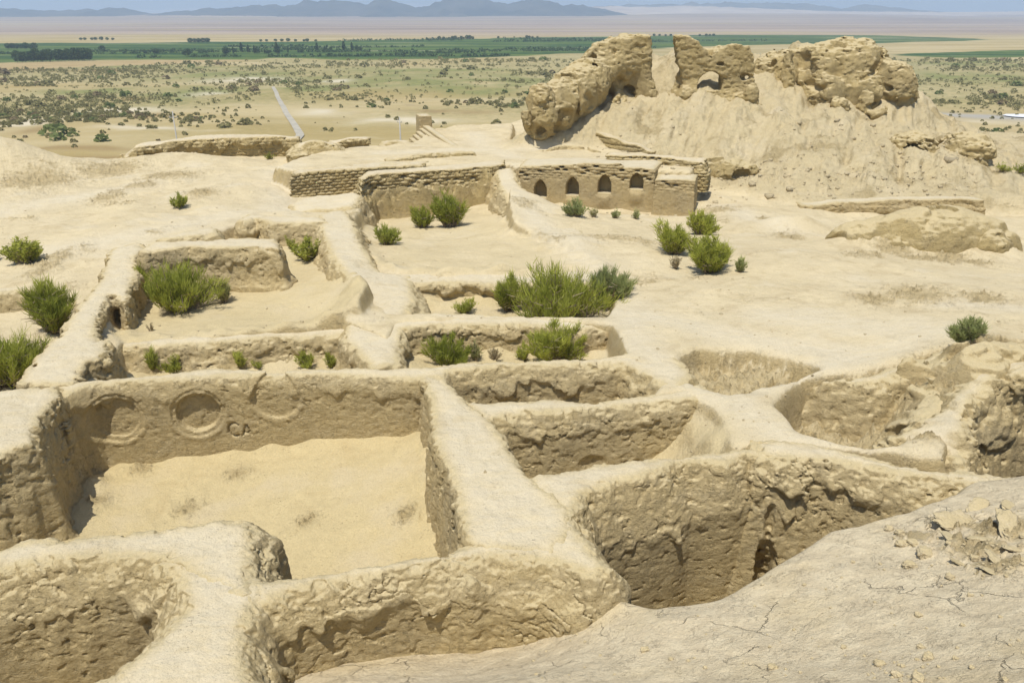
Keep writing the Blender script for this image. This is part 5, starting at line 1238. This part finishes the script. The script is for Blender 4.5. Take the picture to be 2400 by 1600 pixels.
# --- hedges and rows of low crops running through the fields
rs = np.random.RandomState(31); VV, FF, TT = [], [], []; off = 0
for j in range(46):
    py = rs.choice([rs.uniform(90, 100), rs.uniform(100, 128), rs.uniform(118, 138)]); pxa = rs.uniform(-100, 1500); ln = rs.uniform(60, 420)
    for t in np.arange(0, ln, 5.0):
        if rs.uniform() < .35: continue
        xx, yy = P(pxa + t + rs.uniform(-2, 2), py - t * .008 + rs.uniform(-.3, .3), ZP)
        if sdpoly(np.array([xx]), np.array([yy]), FIELDS[0])[0] > -2: continue
        V, F, T = SC[rs.randint(6)]; q = V.reshape(-1, 4, 3)[::3].reshape(-1, 3) * np.array([3.2, 3.2, rs.uniform(1.6, 3.6)])
        VV.append(q + np.array([xx, yy, ZP])); FF.append(np.arange(len(q)).reshape(-1, 4) + off); TT.append(T.reshape(-1, 4)[::3].ravel()); off += len(q)
o = link('hedges', mesh_np('hedges', np.concatenate(VV), np.concatenate(FF), M_TREE, False, dict(tone=np.concatenate(TT))))
tag(o, 'broken lines of hedge and tall crop across the green fields', 'hedges', kind='stuff')

# --- hills
def ridge(name, D, sil, depth, base_px, col_a, col_b, sd, rough=1.0):
    pts = np.array([PY(x, y, D) for x, y in sil])
    xs = np.arange(pts[0, 0], pts[-1, 0], D * .0032); zt = np.interp(xs, pts[:, 0], pts[:, 2]); zt = zt + (zt - pts[:, 2].min() + 12) * .26 * rough * fbm2(xs / D * 70, xs * 0 + sd, 1.0, 4, sd)
    zb = PY(1200, base_px, D)[2] - 4
    v = np.linspace(-1.15, 1.0, 46)
    Xg = np.repeat(xs[None, :], len(v), 0); Yg = D + v[:, None] * depth + 0 * Xg
    prof = np.clip(1 - np.abs(v), 0, 1)[:, None] ** 1.1
    er = fbm2(Xg, Yg, 6.0 / depth, 4, sd)
    hgt = (zt[None, :] - zb)
    Z = zb + hgt * np.clip(prof + rough * .55 * er * (1 - prof) * (prof > 0), 0, None) + hgt * .06 * rough * fbm2(Xg, Yg, 22 / depth, 2, sd + 5) * (1 - prof) - 8 * (v[:, None] < -1)
    V = np.stack([Xg, Yg, Z], -1).reshape(-1, 3)
    i = np.arange(Xg.size).reshape(Xg.shape)
    F = np.stack([i[:-1, :-1], i[:-1, 1:], i[1:, 1:], i[1:, :-1]], -1).reshape(-1, 4)
    m = plain_mat('hill_rock' if sd < 420 else 'pale_hill', col_a, col_b, .006)
    tag(link(name, mesh_np(name, V, F, m)), kind='structure')
ridge('hills', 3500, [(-900,30),(-400,16),(-200,24),(0,20),(34,20),(85,26),(102,24),(190,25),(204,20),(231,25),(255,20),(286,18),(320,27),(360,34),(408,27),(452,25),(490,17),(510,22),(578,14),(646,11),(667,15),(714,4),(765,2),(800,1),(851,10),(865,8),(888,-2),(910,-3),(936,7),(970,17),(990,17),(1018,8),(1045,-1),(1090,-8),(1140,-1),(1178,8),(1192,9),(1225,2),(1250,-2),(1270,2),(1283,0),(1320,14),(1344,10),(1395,17),(1426,25),(1470,34)],
      420, 43, (.045, .055, .065), (.10, .10, .10), 401)
ridge('distant_hills', 4700, [(1300,24),(1426,13),(1520,11),(1600,9),(1625,6),(1650,10),(1692,5),(1763,8),(1804,6),(1906,10),(1964,21),(1981,21),(2008,12),(2035,10),(2060,14),(2110,19),(2144,24),(2195,28),(2300,30),(2500,27),(2900,31)], 500, 33, (.08, .08, .075), (.14, .13, .11), 411)
ridge('distant_hills', 4200, [(1000,30),(1150,22),(1300,18),(1430,15),(1520,17),(1600,14),(1700,17),(1800,21),(1950,27),(2100,28),(2250,29),(2400,27),(2800,30),(3000,31)], 700, 38, (.42, .33, .26), (.55, .45, .36), 421, .6)
ridge('distant_hills', 9500, [(-2000,22),(300,24),(380,23),(470,19),(600,22),(800,13),(960,8),(1000,12),(1200,15),(1400,20),(1500,24)], 600, 32, (.40, .35, .30), (.5, .44, .38), 431)

# --- two power poles and a car at the foot of the citadel
M_POLE = plain_mat('concrete_pole', (.42, .40, .36), (.5, .48, .43), 3)
def box(cx, cy, cz, sx, sy, sz):
    V = np.array([[cx + a * sx / 2, cy + b * sy / 2, cz + c * sz / 2] for a in (-1, 1) for b in (-1, 1) for c in (-1, 1)])
    return V, np.array([[0, 1, 3, 2], [4, 6, 7, 5], [0, 4, 5, 1], [2, 3, 7, 6], [0, 2, 6, 4], [1, 5, 7, 3]])
def join(*bs):
    V, F, o = [], [], 0
    for v, f in bs: V.append(v); F.append(f + o); o += len(v)
    return np.concatenate(V), np.concatenate(F)
def pole(px, py, h, label, arm):
    x, y = P(px, py, ZP); root = empty('power_pole', (x, y, float(plain_z(x, y))), label, 'power pole')
    th = np.linspace(0, 2 * math.pi, 9)[:-1]
    V = np.concatenate([np.stack([np.cos(th) * r_, np.sin(th) * r_, np.full(8, z)], 1) for r_, z in ((.17, -.3), (.10, h), (.02, h + .02))])
    F = np.array([[a * 8 + b, a * 8 + (b + 1) % 8, a * 8 + 8 + (b + 1) % 8, a * 8 + 8 + b] for a in (0, 1) for b in range(8)])
    link('post', mesh_np('post', V, F, M_POLE), root)
    v, f = box(0, 0, h * .84, arm, .1, .12); link('crossarm', mesh_np('crossarm', v, f, M_POLE, False), root)
    ins = [box(s * arm * .42, 0, h * .84 + .16, .09, .09, .2) for s in (-1, 1)]
    for v, f in ins: link('insulator', mesh_np('insulator', v, f, M_POLE, False), root)
pole(418, 352, 7.4, 'grey power pole with a short crossarm rising above the long rampart', 1.7)
pole(940, 352, 6.2, 'thin power pole just left of the stepped ramp wall', .9)
def car():
    x, y = P(142, 402, ZP); root = empty('parked_car', (x, y, float(plain_z(x, y))), 'white car parked at the foot of the terrace, mostly hidden by its edge', 'car'); root.rotation_euler = (0, 0, .3)
    white = plain_mat('white_paint', (.75, .76, .78), (.8, .81, .82), 1, rough=.35); dark = plain_mat('dark_glass', (.02, .025, .03), (.03, .035, .04), 1, rough=.1); rub = plain_mat('tyre_rubber', (.02, .02, .02), (.03, .03, .03), 4)
    prof = np.array([(-2.1, .35), (-2.15, .75), (-1.95, .95), (-1.5, 1.02), (-.9, 1.48), (.9, 1.5), (1.55, 1.05), (2.1, .9), (2.2, .5), (2.1, .35)])
    n = len(prof)
    def loft(ws, inset=0):
        V = []
        for s, w in ws: V += [(a, s * (w - (.16 if b > 1.1 else 0)), b) for a, b in prof]
        V = np.array(V); k = len(ws)
        F = [[i * n + j, i * n + (j + 1) % n, (i + 1) * n + (j + 1) % n, (i + 1) * n + j] for i in range(k - 1) for j in range(n)]
        for i in (0, (k - 1)):
            F += [[i * n, i * n + 1, i * n + 8, i * n + 9], [i * n + 1, i * n + 2, i * n + 7, i * n + 8], [i * n + 2, i * n + 3, i * n + 6, i * n + 7], [i * n + 3, i * n + 4, i * n + 5, i * n + 6]]
        return V, np.array(F)
    v, f = loft([(-1, .86), (1, .86)]); link('body', mesh_np('body', v, f, white, False), root)
    for s in (-1, 1):
        v = np.array([(-1.25, s * .80, 1.06), (1.3, s * .80, 1.08), (.82, s * .715, 1.43), (-.85, s * .715, 1.41)]); link('side_window', mesh_np('side_window', v, np.array([[0, 1, 2, 3]]), dark, False), root)
    for a0, a1 in (((-1.47, 1.06), (-.94, 1.46)), ((1.5, 1.1), (.96, 1.47))):
        sg = -1 if a0[0] < 0 else 1
        v = np.array([(a0[0] + sg * .012, -.62, a0[1]), (a0[0] + sg * .012, .62, a0[1]), (a1[0] + sg * .012, .6, a1[1]), (a1[0] + sg * .012, -.6, a1[1])]); link('windscreen', mesh_np('windscreen', v, np.array([[0, 1, 2, 3]]), dark, False), root)
    th = np.linspace(0, 2 * math.pi, 17)[:-1]
    for wx in (-1.35, 1.35):
        for s in (-1, 1):
            V = np.concatenate([np.stack([wx + np.cos(th) * r_, np.full(16, s * yy), .33 + np.sin(th) * r_], 1) for yy, r_ in ((.70, .33), (.89, .33), (.89, .18), (.87, .01))])
            F = np.array([[a * 16 + b, a * 16 + (b + 1) % 16, a * 16 + 16 + (b + 1) % 16, a * 16 + 16 + b] for a in range(3) for b in range(16)])
            link('wheel', mesh_np('wheel', V, F, rub), root)
car()

# ------------------------------------------------------------------ stones and crust slabs on the near slope
M_STONE = clay('clay_stone', face=(.48, .40, .25), top=(.58, .485, .315), grain=.35)
def stone_mesh(sd, sx, sy, sz):
    rs = np.random.RandomState(sd)
    n = 15; g = np.linspace(-1, 1, n); V, F = [], []
    idx = {}
    for ax in range(3):
        for sg in (-1, 1):
            for i in range(n):
                for j in range(n):
                    p = [0, 0, 0]; p[ax] = sg; p[(ax + 1) % 3] = g[i]; p[(ax + 2) % 3] = g[j]
                    k = tuple(round(c, 4) for c in p)
                    if k not in idx: idx[k] = len(V); V.append(p)
            for i in range(n - 1):
                for j in range(n - 1):
                    q = []
                    for a, b in ((i, j), (i + 1, j), (i + 1, j + 1), (i, j + 1)):
                        p = [0, 0, 0]; p[ax] = sg; p[(ax + 1) % 3] = g[a]; p[(ax + 2) % 3] = g[b]; q.append(idx[tuple(round(c, 4) for c in p)])
                    F.append(q if sg > 0 else q[::-1])
    V = np.array(V, float); u = V / np.linalg.norm(V, axis=1)[:, None]
    V = u * .68 + V * .32
    o = rs.uniform(0, 50, 3)
    r = 1 + .42 * noise3(u[:, 0] * 1.5 + o[0], u[:, 1] * 1.5 + o[1], u[:, 2] * 1.5 + o[2], sd) + .22 * noise3(u[:, 0] * 4 + o[0], u[:, 1] * 4, u[:, 2] * 4, sd + 1) + .10 * noise3(u[:, 0] * 9, u[:, 1] * 9 + o[1], u[:, 2] * 9, sd + 2)
    V = V * r[:, None] * np.array([sx, sy, sz])
    return V, np.array(F)
STN = [(2113,1276,28,'square clay stone, left of two lying close together on the near slope'),(2139,1275,26,'square clay stone, right of two lying close together on the near slope'),(2166,1300,40,'largest loose clay stone on the near slope, tilted'),
       (2130,1327,30,'flat clay stone just below the largest loose stone'),(2227,1354,22,'small round clay stone below the crust slabs'),(2174,1542,30,'flat brown stone near the bottom of the slope'),(2061,1557,26,'rounded stone near the bottom edge, left of the flat brown stone'),
       (2101,1584,26,'dark stone at the bottom edge of the slope'),(2151,1594,36,'broad stone touching the bottom edge of the picture'),(1511,1524,20,'lone pale stone on the smooth middle of the slope'),(2256,1466,13,'pebble alone among the cracks of the near slope'),
       (2082,1241,24,'long clay stone at the top of the near slope'),(2109,1251,22,'small stone right below the long clay stone')]
for i, (px, py, w, lab) in enumerate(STN):
    x, y, z, d = hit(px, py, 2.7); s = w * d / FPX * .5
    V, F = stone_mesh(900 + i, s, s * .8, s * .62)
    c, sn = math.cos(i * 2.1), math.sin(i * 2.1)
    V = np.stack([V[:, 0] * c - V[:, 1] * sn + x, V[:, 0] * sn + V[:, 1] * c + y, V[:, 2] + z + s * .18], 1)
    based('stone', V, F, M_STONE, lab, 'stone', 'loose stones on the near slope')
SLAB = [(2235,1222,104,.9,'long thin crust slab lifting off the slope with a dark gap under it'),(2292,1190,72,.9,'short crust slab above the long one on the near slope'),(2362,1188,58,1.2,'upturned crust slab at the right picture edge'),(2365,1236,110,1.3,'thick broken slab of crust at the right edge of the slope'),
        (2227,1262,64,.7,'small slab of crust below the long thin slab'),(2337,1316,66,.8,'flat slab in the lower part of the broken crust'),(2327,1342,62,.7,'lowest slab of the broken crust'),(2250,1322,44,.7,'little slab left of the lowest slabs'),(2300,1265,60,.9,'slab in the middle of the broken crust'),(2380,1290,60,.9,'slab at the right edge below the thick broken one')]
for i, (px, py, w, k, lab) in enumerate(SLAB):
    x, y, z, d = hit(px, py, 2.7); s = w * d / FPX * .5
    V, F = stone_mesh(950 + i, s, s * .5, s * .12 * k)
    V[:, 2] += .25 * V[:, 1] + .18 * V[:, 0] * (1 if i % 2 else -.6)
    c, sn = math.cos(.35 + i * .3), math.sin(.35 + i * .3)
    V = np.stack([V[:, 0] * c - V[:, 1] * sn + x, V[:, 0] * sn + V[:, 1] * c + y, V[:, 2] + z + s * .07], 1)
    based('crust_slab', V, F, M_STONE, lab, 'crust slab', 'slabs of broken crust on the near slope')
rs = np.random.RandomState(5); VV, FF, off = [], [], 0
base = [stone_mesh(980 + i, 1, .85, .6) for i in range(5)]
base = [(v, f[::1]) for v, f in base]
N = 300; kk = np.arange(N)
PX = np.where(kk < 130, 2310 + rs.normal(size=N) * 75, np.where(kk < 170, 2120 + rs.normal(size=N) * 70, rs.uniform(1200, 2400, N)))
PYY = np.where(kk < 130, 1265 + rs.normal(size=N) * 50, np.where(kk < 170, 1570 + rs.normal(size=N) * 25, rs.uniform(1300, 1600, N)))
Q, R_ = (PX - 1200) / FPX, (PYY - 800) / FPX; ZZ = np.full(N, .8)
for _ in range(9):
    D_ = (CAMZ - ZZ) / (ST + R_ * CT); ZZ = ground(Q * D_, (CT - R_ * ST) * D_)
for i in range(N):
    q, dd_, r, zz = Q[i], D_[i], R_[i], float(ZZ[i])
    x, y = q * dd_, (CT - r * ST) * dd_
    s = np.exp(rs.normal(-4.2, .5)); v, f = base[i % 5]
    a = rs.uniform(0, 6); c, sn = math.cos(a), math.sin(a)
    V = v * s; V = np.stack([V[:, 0] * c - V[:, 1] * sn + x, V[:, 0] * sn + V[:, 1] * c + y, V[:, 2] + zz + s * .25], 1)
    VV.append(V); FF.append(f + off); off += len(V)
o = link('rubble', mesh_np('rubble', np.concatenate(VV), np.concatenate(FF), M_STONE))
tag(o, 'small clay crumbs strewn over the near slope', 'rubble', kind='stuff')

# fallen crumbs of brick on the mound and clods along the foot of the walls
def scatter(name, label, N, px, py, size, sd, keep=None):
    rs = np.random.RandomState(sd); q = (px - 1200) / FPX; r = (py - 800) / FPX; zz = np.full(len(px), -.5)
    for _ in range(14):
        dd_ = (CAMZ - zz) / (ST + r * CT); dd_ = np.clip(dd_, 3, 75); zz = zz * .4 + .6 * np.minimum(ground(q * dd_, (CT - r * ST) * dd_), 7.5)
    X, Y = q * dd_, (CT - r * ST) * dd_; Z = ground(X, Y)
    VV, FF, off = [], [], 0
    bs = [lo_stone(60 + i) for i in range(6)]
    for i in range(len(px)):
        s = size * np.exp(rs.normal(0, .5)); v, f = bs[i % 6]; a = rs.uniform(0, 6); c, sn = math.cos(a), math.sin(a); V = v * s
        V = np.stack([V[:, 0] * c - V[:, 1] * sn + X[i], V[:, 0] * sn + V[:, 1] * c + Y[i], V[:, 2] + Z[i] + s * .15], 1)
        VV.append(V); FF.append(f + off); off += len(V)
    tag(link(name, mesh_np(name, np.concatenate(VV), np.concatenate(FF), M_STONE, False)), label, 'rubble', kind='stuff')
def lo_stone(sd):
    V, F = stone_mesh(sd, 1, .8, .6)
    V = V.copy(); k = np.round(V * 2.2) / 2.2 * .35 + V * .65
    return k, F
_sm = stone_mesh
def stone_small(sd, sx, sy, sz):
    rs = np.random.RandomState(sd); V = np.array([[a, b, c] for a in (-1, 1) for b in (-1, 1) for c in (-1, 1)], float) * np.array([sx, sy, sz]) * rs.uniform(.6, 1.1, (8, 3))
    return V, np.array([[0, 1, 3, 2], [4, 6, 7, 5], [0, 4, 5, 1], [2, 3, 7, 6], [0, 2, 6, 4], [1, 5, 7, 3]])
def lo_stone(sd): return stone_small(sd, 1, .8, .6)
rs = np.random.RandomState(17)
n = 700; fx = rs.uniform(1400, 2330, n); fy = 215 + (rs.uniform(0, 1, n) ** .8) * (250 - .0 * fx)
scatter('fallen_rubble', 'crumbs of fallen brick strewn over the slopes of the mound', n, fx, fy, .055, 18)
n = 520; gx = rs.uniform(0, 2350, n); gy = rs.uniform(480, 1120, n)
ok = ~((gx > 100) & (gx < 1100) & (gy > 850)); gx, gy = gx[ok], gy[ok]; n = len(gx)
scatter('clods', 'small clods of dry clay lying about the rooms and paths', n, gx, gy, .022, 19)

# ------------------------------------------------------------------ the air over the plain
hv, hf = box(0, 4600, 75, 24000, 11000, 190)
hz = bpy.data.materials.new('air'); hz.use_nodes = True; nt = hz.node_tree; nt.nodes.remove(nt.nodes['Principled BSDF'])
pv = nt.nodes.new('ShaderNodeVolumePrincipled'); pv.inputs['Color'].default_value = (.60, .78, 1.0, 1); pv.inputs['Density'].default_value = .00028; pv.inputs['Anisotropy'].default_value = .1
nt.links.new(pv.outputs[0], nt.nodes['Material Output'].inputs['Volume'])
ho = link('haze', mesh_np('haze', hv, hf, hz, False)); tag(ho, 'thin blue haze over the plain', 'haze', kind='stuff')
